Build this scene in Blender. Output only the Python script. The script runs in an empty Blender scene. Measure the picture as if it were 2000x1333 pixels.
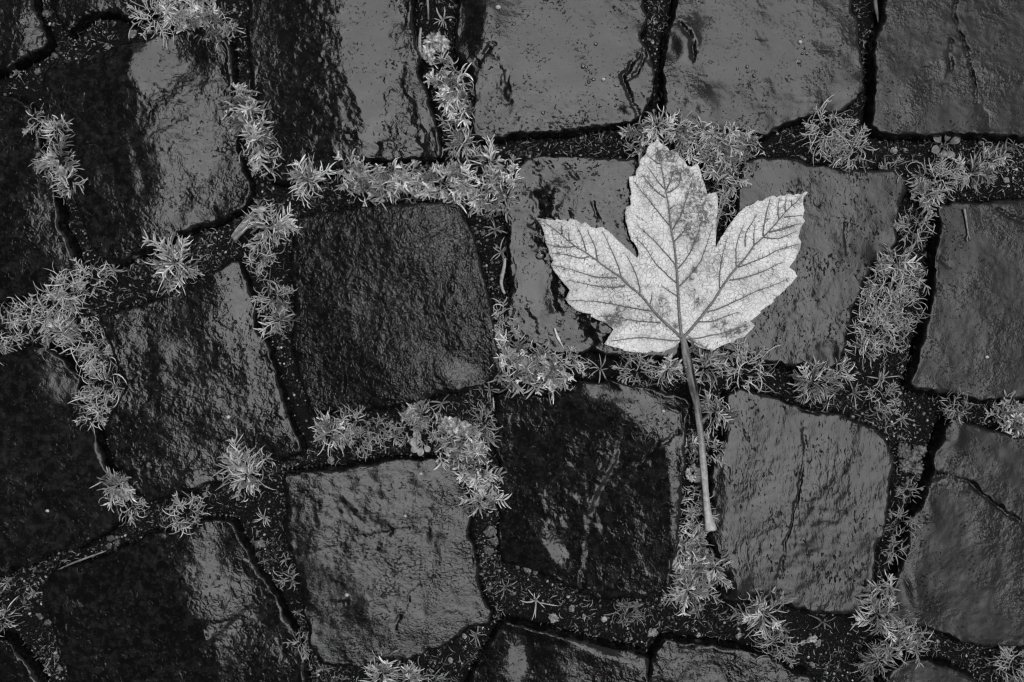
import bpy, math, random
import numpy as np
from mathutils import Vector
from mathutils.geometry import delaunay_2d_cdt

rng = random.Random(7)
nrg = np.random.default_rng(11)
scene = bpy.context.scene
col = scene.collection
R = math.radians

# ------------------------------------------------------------------ camera, sky, sun, exposure
H = 486.0                                   # camera height over the cobble tops, in mm
cam_data = bpy.data.cameras.new('camera')
cam_data.sensor_width = 36.0
cam_data.lens = 35.0
cam_data.clip_start = 0.02
cam_data.clip_end = 500.0
cam = bpy.data.objects.new('camera', cam_data)
cam.location = (0, 0, H / 1000)
col.objects.link(cam)
scene.camera = cam

SUN_EL, SUN_AZ = 88.5, 60.0                 # azimuth counted from +x towards +y
world = bpy.data.worlds.new('World')
scene.world = world
world.use_nodes = True
wn, wl = world.node_tree.nodes, world.node_tree.links
bg = wn['Background']
sky = wn.new('ShaderNodeTexSky')
sky.sky_type = 'NISHITA'
sky.sun_disc = False
sky.sun_elevation = R(SUN_EL)
sky.sun_rotation = R(90 - SUN_AZ)
sky.air_density = 2.0
sky.dust_density = 3.0
sky.ozone_density = 1.0
bw = wn.new('ShaderNodeRGBToBW')            # the photograph is black and white
wl.new(sky.outputs[0], bw.inputs[0])
wl.new(bw.outputs[0], bg.inputs['Color'])
bg.inputs['Strength'].default_value = 0.08

sun_data = bpy.data.lights.new('sun', 'SUN')
sun_data.energy = 1.42
sun_data.angle = R(48)
sun = bpy.data.objects.new('sun', sun_data)
d = Vector((math.cos(R(SUN_AZ)) * math.cos(R(SUN_EL)), math.sin(R(SUN_AZ)) * math.cos(R(SUN_EL)), math.sin(R(SUN_EL))))
sun.rotation_euler = d.to_track_quat('Z', 'Y').to_euler()
col.objects.link(sun)

scene.view_settings.view_transform = 'Standard'
scene.view_settings.look = 'None'
scene.view_settings.exposure = 0.72
scene.view_settings.gamma = 1.0
scene.cycles.use_denoising = True
scene.cycles.denoising_input_passes = 'RGB_ALBEDO_NORMAL'
scene.cycles.denoising_prefilter = 'ACCURATE'
scene.cycles.filter_width = 1.25

# ------------------------------------------------------------------ helpers
def P(px, py, z=0.0):
    """photo point (2000 x 1333) -> x, y in mm on the level z (mm)"""
    k = (H - z) / H / 4.0
    return ((px - 1000.0) * k, (666.5 - py) * k)

def vnoise(x, y, seed=0):
    xi = np.floor(x).astype(np.int64); yi = np.floor(y).astype(np.int64)
    xf = x - xi; yf = y - yi
    def h(a, b):
        n = (a * 374761393 + b * 668265263 + seed * 974634777) & 0xFFFFFFFF
        n = ((n ^ (n >> 13)) * 1274126177) & 0xFFFFFFFF
        n = (n ^ (n >> 16)) & 0xFFFFFFFF
        return n
    def g(a, b, dx, dy):
        ang = h(a, b) * (2 * math.pi / 4294967296.0)
        return np.cos(ang) * dx + np.sin(ang) * dy
    u = xf * xf * xf * (xf * (xf * 6 - 15) + 10); v = yf * yf * yf * (yf * (yf * 6 - 15) + 10)
    a = g(xi, yi, xf, yf); b = g(xi + 1, yi, xf - 1, yf)
    c = g(xi, yi + 1, xf, yf - 1); e = g(xi + 1, yi + 1, xf - 1, yf - 1)
    return (a + (b - a) * u) * (1 - v) + (c + (e - c) * u) * v

def fbm(x, y, wl_, octv=3, seed=0, gain=0.5):
    s = 0; a = 1.0; f = 1.0 / wl_
    for k in range(octv):
        s = s + a * vnoise(x * f + 17.3 * k, y * f - 9.1 * k, seed + k)
        a *= gain; f *= 2.03
    return s

def mesh_np(name, verts, quads=None, tris=None, attrs=None, smooth=True):
    """verts in mm"""
    me = bpy.data.meshes.new(name)
    v = (np.asarray(verts, dtype=np.float64) / 1000.0).astype(np.float32)
    loops = []; starts = []; tot = 0
    for arr, n in ((quads, 4), (tris, 3)):
        if arr is not None and len(arr):
            arr = np.asarray(arr, dtype=np.int32)
            loops.append(arr.ravel()); starts.append(tot + np.arange(len(arr), dtype=np.int32) * n); tot += arr.size
    loops = np.concatenate(loops); starts = np.concatenate(starts)
    me.vertices.add(len(v)); me.vertices.foreach_set('co', v.ravel())
    me.loops.add(len(loops)); me.loops.foreach_set('vertex_index', loops.astype(np.int32))
    me.polygons.add(len(starts)); me.polygons.foreach_set('loop_start', starts.astype(np.int32))
    me.update(calc_edges=True)
    me.polygons.foreach_set('use_smooth', np.full(len(starts), smooth))
    for k, a in (attrs or {}).items():
        at = me.attributes.new(k, 'FLOAT', 'POINT'); at.data.foreach_set('value', np.asarray(a, dtype=np.float32))
    me.validate()
    return me

def link(name, me, mat, parent=None, loc=None):
    o = bpy.data.objects.new(name, me)
    if mat is not None and me is not None:
        if not me.materials: me.materials.append(mat)
    if loc is not None: o.location = [c / 1000.0 for c in loc]
    if parent is not None: o.parent = parent
    col.objects.link(o)
    return o

def tag(o, label=None, cat=None, group=None, kind=None):
    if label: o['label'] = label
    if cat: o['category'] = cat
    if group: o['group'] = group
    if kind: o['kind'] = kind
    return o

class NT:
    def __init__(s, name):
        s.m = bpy.data.materials.new(name); s.m.use_nodes = True
        s.n = s.m.node_tree.nodes; s.l = s.m.node_tree.links
        s.b = s.n['Principled BSDF']
    def node(s, t, **kw):
        n = s.n.new(t)
        for k, v in kw.items():
            if k in n.inputs: 
                if hasattr(v, 'links') or isinstance(v, bpy.types.NodeSocket): s.l.new(v, n.inputs[k])
                else: n.inputs[k].default_value = v
            else: setattr(n, k, v)
        return n
    def math(s, op, a, b=None, c=None, clamp=False):
        n = s.n.new('ShaderNodeMath'); n.operation = op; n.use_clamp = clamp
        for i, v in enumerate((a, b, c)):
            if v is None: continue
            if isinstance(v, bpy.types.NodeSocket): s.l.new(v, n.inputs[i])
            else: n.inputs[i].default_value = v
        return n.outputs[0]
    def noise(s, vec, scale, detail=2.0, rough=0.5, dist=0.0):
        n = s.n.new('ShaderNodeTexNoise'); n.inputs['Scale'].default_value = scale
        n.inputs['Detail'].default_value = detail; n.inputs['Roughness'].default_value = rough
        n.inputs['Distortion'].default_value = dist
        s.l.new(vec, n.inputs['Vector']); return n.outputs[0]
    def ramp(s, f, lo, hi, a=0.0, b=1.0):
        n = s.n.new('ShaderNodeMapRange'); n.interpolation_type = 'SMOOTHSTEP'
        s.l.new(f, n.inputs[0]); n.inputs[1].default_value = lo; n.inputs[2].default_value = hi
        n.inputs[3].default_value = a; n.inputs[4].default_value = b
        return n.outputs[0]
    def coords(s, stretch=(1, 1, 1), rot=0.0, off=(0, 0, 0)):
        t = s.n.new('ShaderNodeTexCoord'); mp = s.n.new('ShaderNodeMapping')
        s.l.new(t.outputs['Object'], mp.inputs[0])
        mp.inputs['Location'].default_value = off; mp.inputs['Rotation'].default_value = (0, 0, rot)
        mp.inputs['Scale'].default_value = stretch
        return mp.outputs[0]
    def attr(s, name):
        a = s.n.new('ShaderNodeAttribute'); a.attribute_name = name; return a.outputs['Fac']
    def grey(s, f):
        c = s.n.new('ShaderNodeCombineColor')
        for i in range(3): s.l.new(f, c.inputs[i])
        return c.outputs[0]
    def set(s, k, v):
        if isinstance(v, bpy.types.NodeSocket): s.l.new(v, s.b.inputs[k])
        else: s.b.inputs[k].default_value = v

# ------------------------------------------------------------------ materials
def stone_material(i, base=0.0065, rough=0.085, g=1.0, wl_=2.2, stretch=1.0, ang=0.0, pits=0.5, fine=0.5, mott=0.5):
    """wet basalt; g = depth of the grain, film = where standing water levels it"""
    t = NT('wet_basalt_%02d' % i)
    off = (rng.uniform(-1, 1), rng.uniform(-1, 1), rng.uniform(-1, 1))
    v = t.coords((1.0, 1.0 / stretch, 1.0), R(ang), off)
    vi = t.coords((1, 1, 1), 0, off)
    film = t.attr('film'); dry = t.math('MAXIMUM', t.math('SUBTRACT', 1.0, film), 0.0)
    patch = t.noise(vi, 42.0, 3.0, 0.6)
    n1 = t.noise(v, 1000.0 / (wl_ * 1.35), 2.5, 0.5, 0.6)
    n2 = t.noise(v, 1000.0 / (wl_ * 0.38), 2.0, 0.6)
    gm = t.ramp(patch, 0.38, 0.64, 0.12, 1.25)
    h = t.math('MULTIPLY', n1, gm)
    n3 = t.noise(v, 1000.0 / (wl_ * 0.95), 1.5, 0.5, 0.8)
    rid = t.math('ABSOLUTE', t.math('SUBTRACT', n3, 0.5))
    h = t.math('ADD', h, t.math('MULTIPLY', n2, 0.22 * fine))
    h = t.math('ADD', h, t.math('MULTIPLY', rid, 0.8 * fine))
    h = t.math('MULTIPLY', h, t.math('MULTIPLY', dry, 0.40 * g))
    # chipped pits
    pn = t.noise(v, 1000.0 / (wl_ * 0.8), 2.0, 0.55, 0.5)
    pm = t.ramp(t.noise(vi, 85.0, 2.0), 0.42, 0.68, 0.68, 0.56)
    pit = t.math('SUBTRACT', pn, pm); pit = t.math('MULTIPLY', t.math('MAXIMUM', pit, 0.0), 7.0)
    pit = t.math('MULTIPLY', pit, t.ramp(film, 0.2, 1.0, 1.0, 0.25))
    h = t.math('SUBTRACT', h, t.math('MULTIPLY', pit, 0.5 * pits))
    bump = t.node('ShaderNodeBump', Strength=1.0, Distance=0.001, Height=h)
    # lighter mineral mottling and dull dried patches
    m1 = t.ramp(t.noise(vi, 230.0, 5.0, 0.75), 0.42, 0.72, 0.55, 1.0 + 2.2 * mott)
    spk = t.ramp(t.noise(vi, 900.0, 1.0), 0.68, 0.8, 0.0, 2.0 * mott)
    c = t.math('MULTIPLY', t.math('ADD', m1, spk), base)
    t.set('Base Color', t.grey(c))
    rg = t.ramp(patch, 0.35, 0.7, rough * 1.5, rough * 0.75)
    rg = t.math('MULTIPLY', rg, t.ramp(film, 0.0, 1.0, 1.0, 0.45))
    t.set('Roughness', rg)
    t.set('IOR', 1.36)
    t.l.new(bump.outputs[0], t.b.inputs['Normal'])
    return t.m

def soil_material():
    t = NT('wet_joint_sand')
    v = t.coords()
    n = t.noise(v, 700.0, 4.0, 0.7); n2 = t.noise(v, 1600.0, 2.0, 0.6)
    c = t.math('MULTIPLY', t.ramp(n2, 0.5, 0.8, 0.4, 3.0), 0.018)
    t.set('Base Color', t.grey(c)); t.set('Roughness', 0.5); t.set('Specular IOR Level', 0.06)
    b = t.node('ShaderNodeBump', Strength=1.0, Distance=0.0014, Height=t.math('ADD', n, t.math('MULTIPLY', n2, 0.5)))
    t.l.new(b.outputs[0], t.b.inputs['Normal'])
    return t.m

def tone_material(name, rough=0.35, ior=1.45, mott=0.25, scale=900.0, gain=1.0, bump=0.0, transl=0.0):
    t = NT(name)
    v = t.coords()
    n = t.noise(v, scale, 3.0, 0.6)
    f = t.ramp(n, 0.3, 0.7, (1 - mott) * gain, (1 + mott) * gain)
    c = t.grey(t.math('MULTIPLY', t.attr('tone'), f))
    t.set('Base Color', c); t.set('Roughness', rough); t.set('IOR', ior)
    if bump:
        b = t.node('ShaderNodeBump', Strength=1.0, Distance=bump, Height=n)
        t.l.new(b.outputs[0], t.b.inputs['Normal'])
    if transl:
        tr = t.n.new('ShaderNodeBsdfTranslucent'); t.l.new(c, tr.inputs[0])
        mx = t.n.new('ShaderNodeMixShader'); mx.inputs[0].default_value = transl
        t.l.new(t.b.outputs[0], mx.inputs[1]); t.l.new(tr.outputs[0], mx.inputs[2])
        t.l.new(mx.outputs[0], t.n['Material Output'].inputs[0])
    return t.m

def plain(name, g, rough=0.8, scale=3.0):
    t = NT(name); v = t.coords(); n = t.noise(v, scale, 5.0, 0.6)
    t.set('Base Color', t.grey(t.ramp(n, 0.25, 0.75, g * 0.6, g * 1.4))); t.set('Roughness', rough)
    return t.m

M_SOIL = soil_material()
M_GRIT = tone_material('wet_grit', 0.1, 1.5, 0.35, 1500.0)
M_PEB = tone_material('pebble_stone', 0.3, 1.48, 0.3, 700.0, bump=0.0003)
M_WEED = tone_material('weed_leaf', 0.3, 1.45, 0.3, 500.0, 1.6, transl=0.07)
M_STEM = tone_material('weed_stem', 0.4, 1.4, 0.2, 700.0, 1.4)
M_STRAW = tone_material('dry_straw', 0.5, 1.4, 0.3, 500.0)
M_LICHEN = tone_material('crusty_lichen', 0.7, 1.4, 0.45, 380.0, bump=0.0006)
M_SEED = tone_material('seed_wing', 0.45, 1.4, 0.35, 420.0, bump=0.0003)

# ------------------------------------------------------------------ cobbles
# outline in photo pixels, features in photo pixels, material settings.  tilt (right, up) in degrees
S = []
def stone(poly, tilt=(0, 0), feats=(), mat=None, label=None, R_=1.7, und=0.45, z=0.0):
    S.append(dict(poly=poly, tilt=tilt, feats=list(feats), mat=mat or {}, label=label, R=R_, und=und, z=z))

stone([(-120,-60),(55,-60),(62,0),(75,35),(86,77),(70,101),(32,122),(0,135),(-130,150)], (4,1),
      [('slope',62,50,40,80,0,8,0)], dict(g=0.9))
stone([(85,-60),(98,8),(108,35),(130,60),(165,35),(189,21),(224,24),(252,35),(301,17),(320,-60)], (2,-2), [('slope',200,10,60,40,0,4,-3)], dict(g=0.8), z=-1)
stone([(84,140),(115,130),(175,112),(259,84),(315,70),(364,58),(417,49),(425,66),(444,80),(452,112),(455,140),(450,178),(441,213),(462,245),(458,280),(469,315),(485,353),(483,385),(465,413),(420,434),(367,451),(301,485),(252,503),(225,516),(205,510),(189,492),(168,457),(154,402),(125,340),(100,270),(87,210)],
      (1.0,-1.2), [('slope',375,260,150,250,-14,9.5,0),('slope',300,130,75,70,0,7,2),('slope',325,390,40,70,20,5,0),('slope',390,90,60,40,0,-9,0),('rough',330,210,90,80,30,1.0),('slope',268,330,18,45,15,8,0),('film',290,120,60,50,0,0.8),('groove',[(420,70),(440,110),(430,135),(445,160)],10,0.9)],
      dict(g=1.0, wl_=2.0, pits=0.8, mott=0.9), 'black wet cobble with a grey shining diagonal band', und=0.9)
stone([(-150,200),(0,185),(35,192),(58,206),(68,238),(80,290),(98,329),(108,388),(115,434),(133,478),(151,517),(157,534),(137,549),(101,557),(52,577),(0,590),(-150,640)],
      (1,0), [('slope',85,400,50,150,-15,6,0),('slope',120,500,40,60,0,6,2)], dict(g=0.9, mott=1.0, pits=0.4))
stone([(-150,700),(0,694),(42,682),(91,675),(126,710),(151,741),(154,776),(172,808),(186,846),(203,900),(210,919),(224,957),(229,999),(235,1020),(210,1038),(175,1057),(147,1073),(105,1080),(53,1104),(21,1108),(0,1125),(-150,1150)],
      (0.5,0), [('slope',115,740,60,70,30,9,3),('slope',180,990,40,60,0,3,0)], dict(g=0.7, mott=1.0, rough=0.16, pits=0.4))
stone([(196,622),(245,605),(308,584),(350,559),(420,528),(462,510),(471,524),(487,566),(497,601),(497,643),(518,671),(532,713),(546,762),(560,811),(574,846),(590,881),(580,892),(539,897),(490,915),(455,936),(396,952),(350,966),(298,981),(280,975),(270,960),(245,936),(228,900),(214,871),(207,829),(217,804),(242,773),(245,741),(224,696),(207,650)],
      (4.0,0.8), [('slope',470,600,60,110,-15,5,0),('slope',390,640,80,80,0,2,0),('slope',270,640,60,70,0,3,2),('slope',300,700,25,70,0,-8,0),('slope',265,860,80,90,0,-5,0),('slope',510,790,60,100,-15,2.0,0),('slope',540,880,50,30,0,-9,-4),('film',475,610,25,60,0,0.6),('slope',390,940,60,20,20,5,0)],
      dict(g=1.25, wl_=2.4, pits=0.9, mott=0.9), 'mottled dark cobble with a grainy grey right half', und=0.9)
stone([(490,-70),(483,0),(481,53),(485,115),(490,175),(505,235),(512,300),(521,343),(546,357),(574,350),(637,340),(665,326),(703,312),(760,314),(807,312),(863,308),(857,263),(849,228),(839,182),(822,150),(815,98),(811,53),(806,0),(800,-70)],
      (-2.0,-1), [('slope',745,140,110,300,0,6,1),('rough',640,150,60,300,0,1.0),('chip',788,55,7,22,0,0.9),('chip',792,165,12,40,5,1.1),('chip',812,260,20,62,8,1.1),('slope',812,240,16,70,8,-10,-3),('chip',740,275,22,40,-20,0.6),('rough',740,290,60,40,0,1.2),('slope',565,120,60,250,0,-1.5,0),('film',715,110,55,190,0,0.9),('film',830,260,8,40,0,0.9),('slope',540,330,40,30,0,3,-4)],
      dict(g=0.75, wl_=2.0, pits=0.5), 'cobble with a black left half and a mirror-grey right half')
stone([(900,-70),(895,0),(888,70),(895,115),(902,126),(920,143),(926,192),(916,210),(920,245),(926,270),(951,273),(986,268),(1035,259),(1105,257),(1175,248),(1238,238),(1252,228),(1273,196),(1280,157),(1270,98),(1252,70),(1266,35),(1259,0),(1250,-70)],
      (0.3,0), [('slope',925,40,42,75,0,-17,0),('groove',[(965,85),(945,110),(932,130)],9,1.0),('groove',[(1262,95),(1228,132),(1216,146),(1226,180),(1250,232)],7,1.3),('groove',[(1262,105),(1246,142),(1222,155)],6,1.1),('chip',985,165,16,62,15,0.9),('slope',985,165,14,60,15,-8,-2),('chip',1220,220,16,14,0,0.8),('chip',1090,246,60,9,5,0.5),('film',1110,110,120,110,0,0.85),('rough',1090,245,90,14,5,1.4),('slope',1222,215,26,22,0,-9,-4)],
      dict(g=0.5, pits=0.5, wl_=1.7, rough=0.11), 'smooth grey cobble with a looped crack at its right corner')
stone([(1330,-60),(1321,0),(1307,46),(1298,75),(1297,105),(1294,175),(1297,217),(1314,227),(1338,256),(1387,259),(1440,257),(1475,266),(1501,268),(1514,252),(1545,238),(1597,227),(1643,220),(1664,206),(1685,175),(1687,133),(1681,87),(1678,49),(1664,14),(1670,-60)],
      (0,0), [('groove',[(1325,42),(1348,70),(1357,118)],9,1.5),('slope',1322,92,26,34,0,-17,-6),('chip',1345,210,40,24,0,0.5),('slope',1340,205,45,25,0,-10,-5),('film',1480,80,150,110,0,0.85),('slope',1670,215,40,50,0,-7,-9)],
      dict(g=0.45, pits=0.35, wl_=1.5, rough=0.15), 'smooth grey cobble dotted with clear water drops')
stone([(1730,-60),(1727,0),(1720,45),(1709,87),(1709,140),(1706,210),(1702,245),(1720,259),(1741,264),(1797,264),(1895,261),(1947,266),(2000,268),(2120,270),(2130,-60)],
      (0,0), [('groove',[(1868,0),(1862,30),(1880,70),(1890,110),(1896,140),(1903,155),(1905,200)],7,1.4),('groove',[(1858,80),(1854,110),(1858,135)],8,1.0),('rough',1870,80,30,80,0,1.0),('film',1920,230,16,40,20,0.8)],
      dict(g=0.7, rough=0.24, wl_=1.5, base=0.007, pits=0.4, mott=0.7), 'matte grey cobble with a crooked vertical crack')
stone([(585,423),(650,409),(702,404),(790,399),(884,395),(898,406),(909,430),(920,451),(930,485),(941,513),(955,566),(962,608),(965,650),(976,706),(977,731),(965,741),(941,752),(902,762),(857,769),(822,783),(773,794),(720,801),(671,802),(623,811),(606,808),(595,783),(581,748),(574,706),(560,671),(567,643),(569,573),(562,520),(567,468),(574,433)],
      (-4.6,-1.6), [('slope',680,730,110,80,-20,-7,0),('slope',850,450,110,70,0,8,2),('slope',925,620,30,170,0,3.0,0),('slope',895,722,55,36,0,8.5,0),('slope',620,560,60,150,0,-4,0),('film',900,722,36,26,0,0.35),('groove',[(845,700),(850,735),(870,765)],8,0.7),('groove',[(940,715),(945,745)],6,0.7),('rough',770,580,260,200,0,0.75)],
      dict(g=1.5, wl_=2.1, pits=0.7, fine=1.0, mott=0.6, rough=0.06), 'dark square cobble with a coarse glittering grain')
stone([(1035,306),(1100,305),(1160,306),(1230,308),(1249,317),(1285,380),(1310,450),(1328,520),(1338,620),(1328,690),(1308,703),(1245,697),(1217,692),(1182,694),(1168,690),(1158,685),(1140,694),(1105,692),(1074,689),(1053,675),(1012,672),(993,660),(986,629),(990,590),(997,552),(994,510),(988,478),(991,454),(988,420),(991,371),(1000,343),(1015,322)],
      (0.4,0), [('chip',1065,400,30,45,-20,1.0),('chip',1045,330,18,16,0,0.8),('slope',1062,395,40,45,-20,-14,-3),('rough',1060,400,55,60,0,1.6),('slope',1128,385,16,50,-30,-9,0),('chip',1085,565,22,60,5,1.0),('chip',1072,478,36,18,0,1.0),('chip',1160,645,55,36,-25,1.2),('slope',1155,645,50,30,-25,-15,-3),('slope',1085,565,16,55,5,-13,-3),('slope',1072,478,34,14,0,-12,-4),('rough',1030,630,45,60,0,1.5),('film',1040,545,34,60,0,1.0),('groove',[(1068,310),(1078,335),(1085,352)],3,0.5),('groove',[(1102,316),(1116,334),(1131,357)],3,0.5),('groove',[(1158,395),(1164,420),(1178,440)],4,0.6)],
      dict(g=0.55, pits=0.5, wl_=2.0), 'grey cobble with dark chipped patches under the left lobe of the leaf')
stone([(1457,311),(1496,308),(1559,308),(1580,318),(1632,325),(1692,329),(1741,331),(1765,339),(1778,353),(1772,381),(1758,402),(1755,437),(1752,475),(1734,496),(1710,513),(1692,545),(1678,584),(1664,622),(1652,671),(1640,708),(1608,725),(1566,720),(1531,718),(1496,710),(1468,696),(1400,682),(1396,640),(1410,550),(1430,450),(1440,400),(1445,330)],
      (0,0), [('rough',1560,620,110,90,0,0.8),('slope',1640,690,30,50,20,-11,-6),('groove',[(1650,440),(1655,500)],6,0.5),('slope',1740,490,40,26,-30,-8,-8),('film',1520,345,60,20,0,0.7)],
      dict(g=0.55, pits=0.9, wl_=1.6, stretch=1.6, ang=8, rough=0.17), 'pitted grey cobble under the right lobe of the leaf')
stone([(1832,406),(1867,395),(1930,394),(2000,388),(2120,385),(2120,775),(2000,779),(1941,783),(1878,778),(1832,769),(1787,759),(1776,748),(1794,706),(1804,650),(1818,591),(1822,549),(1829,492),(1836,433)],
      (0,0), [('groove',[(1828,500),(1846,512),(1856,520)],7,1.2),('groove',[(1830,552),(1838,562)],7,1.0),('groove',[(1950,408),(1975,425),(2000,430)],8,1.2)],
      dict(g=0.5, rough=0.24, wl_=1.4, base=0.006, pits=0.4), 'even matte grey cobble with a thin twig on it')
stone([(81,1146),(105,1115),(160,1104),(217,1087),(259,1062),(301,1041),(350,1038),(403,1017),(452,1020),(466,1052),(490,1094),(511,1132),(539,1171),(557,1209),(578,1244),(595,1279),(592,1318),(575,1400),(150,1400),(137,1333),(119,1279),(102,1223),(84,1181)],
      (0.5,0), [('slope',425,1150,105,130,20,14,3),('step',[(495,1180),(440,1225),(370,1290)],5,0.9,50),('slope',540,1260,50,50,0,5,0),('slope',480,1060,40,40,0,6,0),('film',395,1230,40,30,0,0.5),('slope',500,1220,40,50,0,-6,0)],
      dict(g=1.2, wl_=2.3, mott=0.9), 'black cobble with one grey shining hollow near the lower left corner', und=0.8)
stone([(-100,1240),(0,1248),(18,1258),(39,1286),(67,1325),(90,1400),(-100,1400)], (6,0), [], dict(g=0.7))
stone([(557,926),(650,917),(703,908),(773,899),(846,899),(874,892),(888,891),(895,915),(906,943),(913,978),(920,1006),(920,1048),(930,1083),(934,1132),(944,1167),(962,1199),(958,1216),(930,1229),(902,1237),(878,1258),(846,1274),(790,1288),(738,1295),(668,1300),(651,1300),(623,1286),(606,1248),(595,1181),(592,1139),(574,1090),(560,1034),(560,978)],
      (4.4,2.2), [('groove',[(850,1118),(800,1165),(770,1228)],5,0.4),('groove',[(655,1178),(680,1174)],5,0.5),('rough',720,990,170,60,-12,0.9),('film',720,1150,110,70,0,0.35),('slope',600,980,50,100,0,-3,0),('groove',[(590,1085),(700,1050),(800,1035)],10,0.3)],
      dict(g=0.75, wl_=1.8, stretch=0.6, ang=-20, pits=0.7), 'grey cobble with a rippled upper half')
stone([(972,766),(1018,771),(1077,774),(1105,759),(1133,745),(1189,745),(1231,753),(1273,762),(1315,769),(1343,787),(1342,800),(1335,829),(1335,866),(1333,919),(1326,989),(1322,1059),(1308,1118),(1298,1146),(1263,1164),(1196,1171),(1147,1169),(1123,1153),(1095,1143),(1056,1125),(1018,1115),(986,1108),(972,1090),(974,1024),(972,954),(977,912),(967,888),(967,801)],
      (-8.6,-1.5), [('slope',1265,800,80,42,-10,15,4),('slope',1170,770,50,22,0,9,2),('step',[(1203,880),(1196,905),(1165,965),(1148,1020),(1137,1115)],8,1.0,60),('slope',1085,1075,42,45,0,15,2),('film',1085,1085,30,26,0,0.8),('rough',1080,1010,50,70,0,1.0),('groove',[(1205,908),(1255,898),(1280,870),(1320,845)],6,1.0),('slope',1315,1000,14,150,5,9,0),('groove',[(1300,790),(1325,805),(1330,830)],6,0.8)],
      dict(g=0.8, wl_=1.9, mott=0.7), 'black cobble split by a raised diagonal ridge below the leaf')
stone([(1423,769),(1454,759),(1510,773),(1538,787),(1580,798),(1615,804),(1650,811),(1685,825),(1713,836),(1734,864),(1745,899),(1741,936),(1733,971),(1731,1020),(1713,1069),(1712,1111),(1696,1171),(1671,1202),(1615,1202),(1580,1199),(1545,1185),(1503,1174),(1454,1178),(1416,1174),(1405,1130),(1405,1094),(1388,1059),(1384,1034),(1388,971),(1391,901),(1412,853),(1419,801)],
      (-0.4,0), [('groove',[(1572,800),(1572,880),(1560,960),(1535,1060),(1520,1130)],7,0.45),('slope',1405,960,32,170,0,-9,0),('slope',1435,800,40,40,0,-9,3),('rough',1560,1060,80,90,0,0.5),('slope',1420,1140,34,40,0,-16,-5),('film',1690,930,26,100,0,0.5),('groove',[(1565,800),(1590,808),(1612,806)],6,1.2)],
      dict(g=0.7, wl_=1.8, stretch=2.3, ang=8, pits=0.9, rough=0.13), 'grey cobble with upright ripples beside the leaf stalk')
stone([(1871,815),(1895,829),(1930,836),(2000,853),(2120,860),(2120,1255),(2000,1262),(1923,1267),(1881,1255),(1846,1237),(1801,1227),(1762,1220),(1734,1199),(1738,1157),(1755,1118),(1769,1076),(1776,1034),(1790,999),(1804,971),(1818,933),(1826,890),(1836,858),(1856,822)],
      (0,0), [('groove',[(1818,932),(1850,928),(1890,942),(1935,978),(2010,1035)],9,1.5),('slope',1850,846,26,24,0,-20,8),('chip',1848,846,24,22,0,0.9),('slope',1800,990,20,40,20,-14,0),('slope',1770,1130,18,60,20,-14,0)],
      dict(g=0.55, wl_=1.4, rough=0.2, pits=0.6, base=0.0055), 'large dark grey cobble crossed by a slanting crack')
stone([(890,1420),(916,1333),(941,1279),(972,1234),(983,1216),(1000,1216),(1053,1230),(1123,1248),(1193,1265),(1245,1276),(1266,1286),(1263,1333),(1260,1420)],
      (-4,0), [('slope',1010,1300,42,60,0,11,0),('film',1010,1295,36,50,0,0.8),('slope',950,1310,26,60,0,-7,0),('slope',1120,1250,110,10,-14,9,4),('slope',1130,1320,50,30,0,7,0)], dict(g=1.2, mott=0.7))
stone([(1275,1290),(1300,1248),(1335,1255),(1416,1265),(1482,1276),(1510,1286),(1545,1311),(1591,1328),(1600,1410),(1270,1410)],
      (-3,0), [('slope',1350,1310,60,40,0,4,0)], dict(g=1.1))
stone([(1731,1318),(1755,1297),(1790,1290),(1843,1300),(1895,1321),(1910,1333),(1930,1420),(1710,1420)], (0,0), [], dict(g=0.7, rough=0.25))
N_TRACED = len(S)

# the paving goes on beyond the frame in the same rows
cells = []
for k in range(10): cells += [(-690 + k * 385, -272), (-690 + k * 385, 1622)]            # next rows above and below
for k in range(4): cells += [(-352, 95 + k * 385), (2322, 95 + k * 385)]                  # next columns left and right
for k in range(10): cells += [(-880 + k * 385, -665), (-880 + k * 385, 2015)]
for k in range(4): cells += [(-745, 60 + k * 385), (2715, 60 + k * 385)]
for cx, cy in cells:
    cx += rng.uniform(-14, 14); cy += rng.uniform(-12, 12)
    w = rng.uniform(166, 178); h = rng.uniform(168, 180)
    pts = []
    for k in range(16):
        a = 2 * math.pi * k / 16
        c, s_ = math.cos(a), math.sin(a); m = 1 / max(abs(c), abs(s_)); m = 0.85 * m + 0.15
        pts.append((cx + w * c * m * 0.97 + rng.uniform(-8, 8), cy + h * s_ * m * 0.97 + rng.uniform(-8, 8)))
    stone(pts, (rng.uniform(-3, 3), rng.uniform(-3, 3)), [], 'beyond')

def smooth_outline(poly, n):
    p = np.array([P(*q) for q in poly]); m = len(p); out = []
    for i in range(m):
        p0, p1, p2, p3 = p[i - 1], p[i], p[(i + 1) % m], p[(i + 2) % m]
        k = max(3, int(np.linalg.norm(p2 - p1) / 0.8))
        t = np.linspace(0, 1, k, endpoint=False)[:, None]
        cr = 0.5 * ((2 * p1) + (p2 - p0) * t + (2 * p0 - 5 * p1 + 4 * p2 - p3) * t ** 2 + (3 * p1 - p0 - 3 * p2 + p3) * t ** 3)
        out.append(0.6 * cr + 0.4 * (p1 + (p2 - p1) * t))
    q = np.concatenate(out); q = np.vstack([q, q[:1]])
    L = np.r_[0, np.cumsum(np.linalg.norm(np.diff(q, axis=0), axis=1))]
    s = np.linspace(0, L[-1], n, endpoint=False)
    o = np.c_[np.interp(s, L, q[:, 0]), np.interp(s, L, q[:, 1])]
    area = 0.5 * np.sum(o[:, 0] * np.roll(o[:, 1], -1) - np.roll(o[:, 0], -1) * o[:, 1])
    if area < 0: o = o[::-1].copy()
    return o

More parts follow.
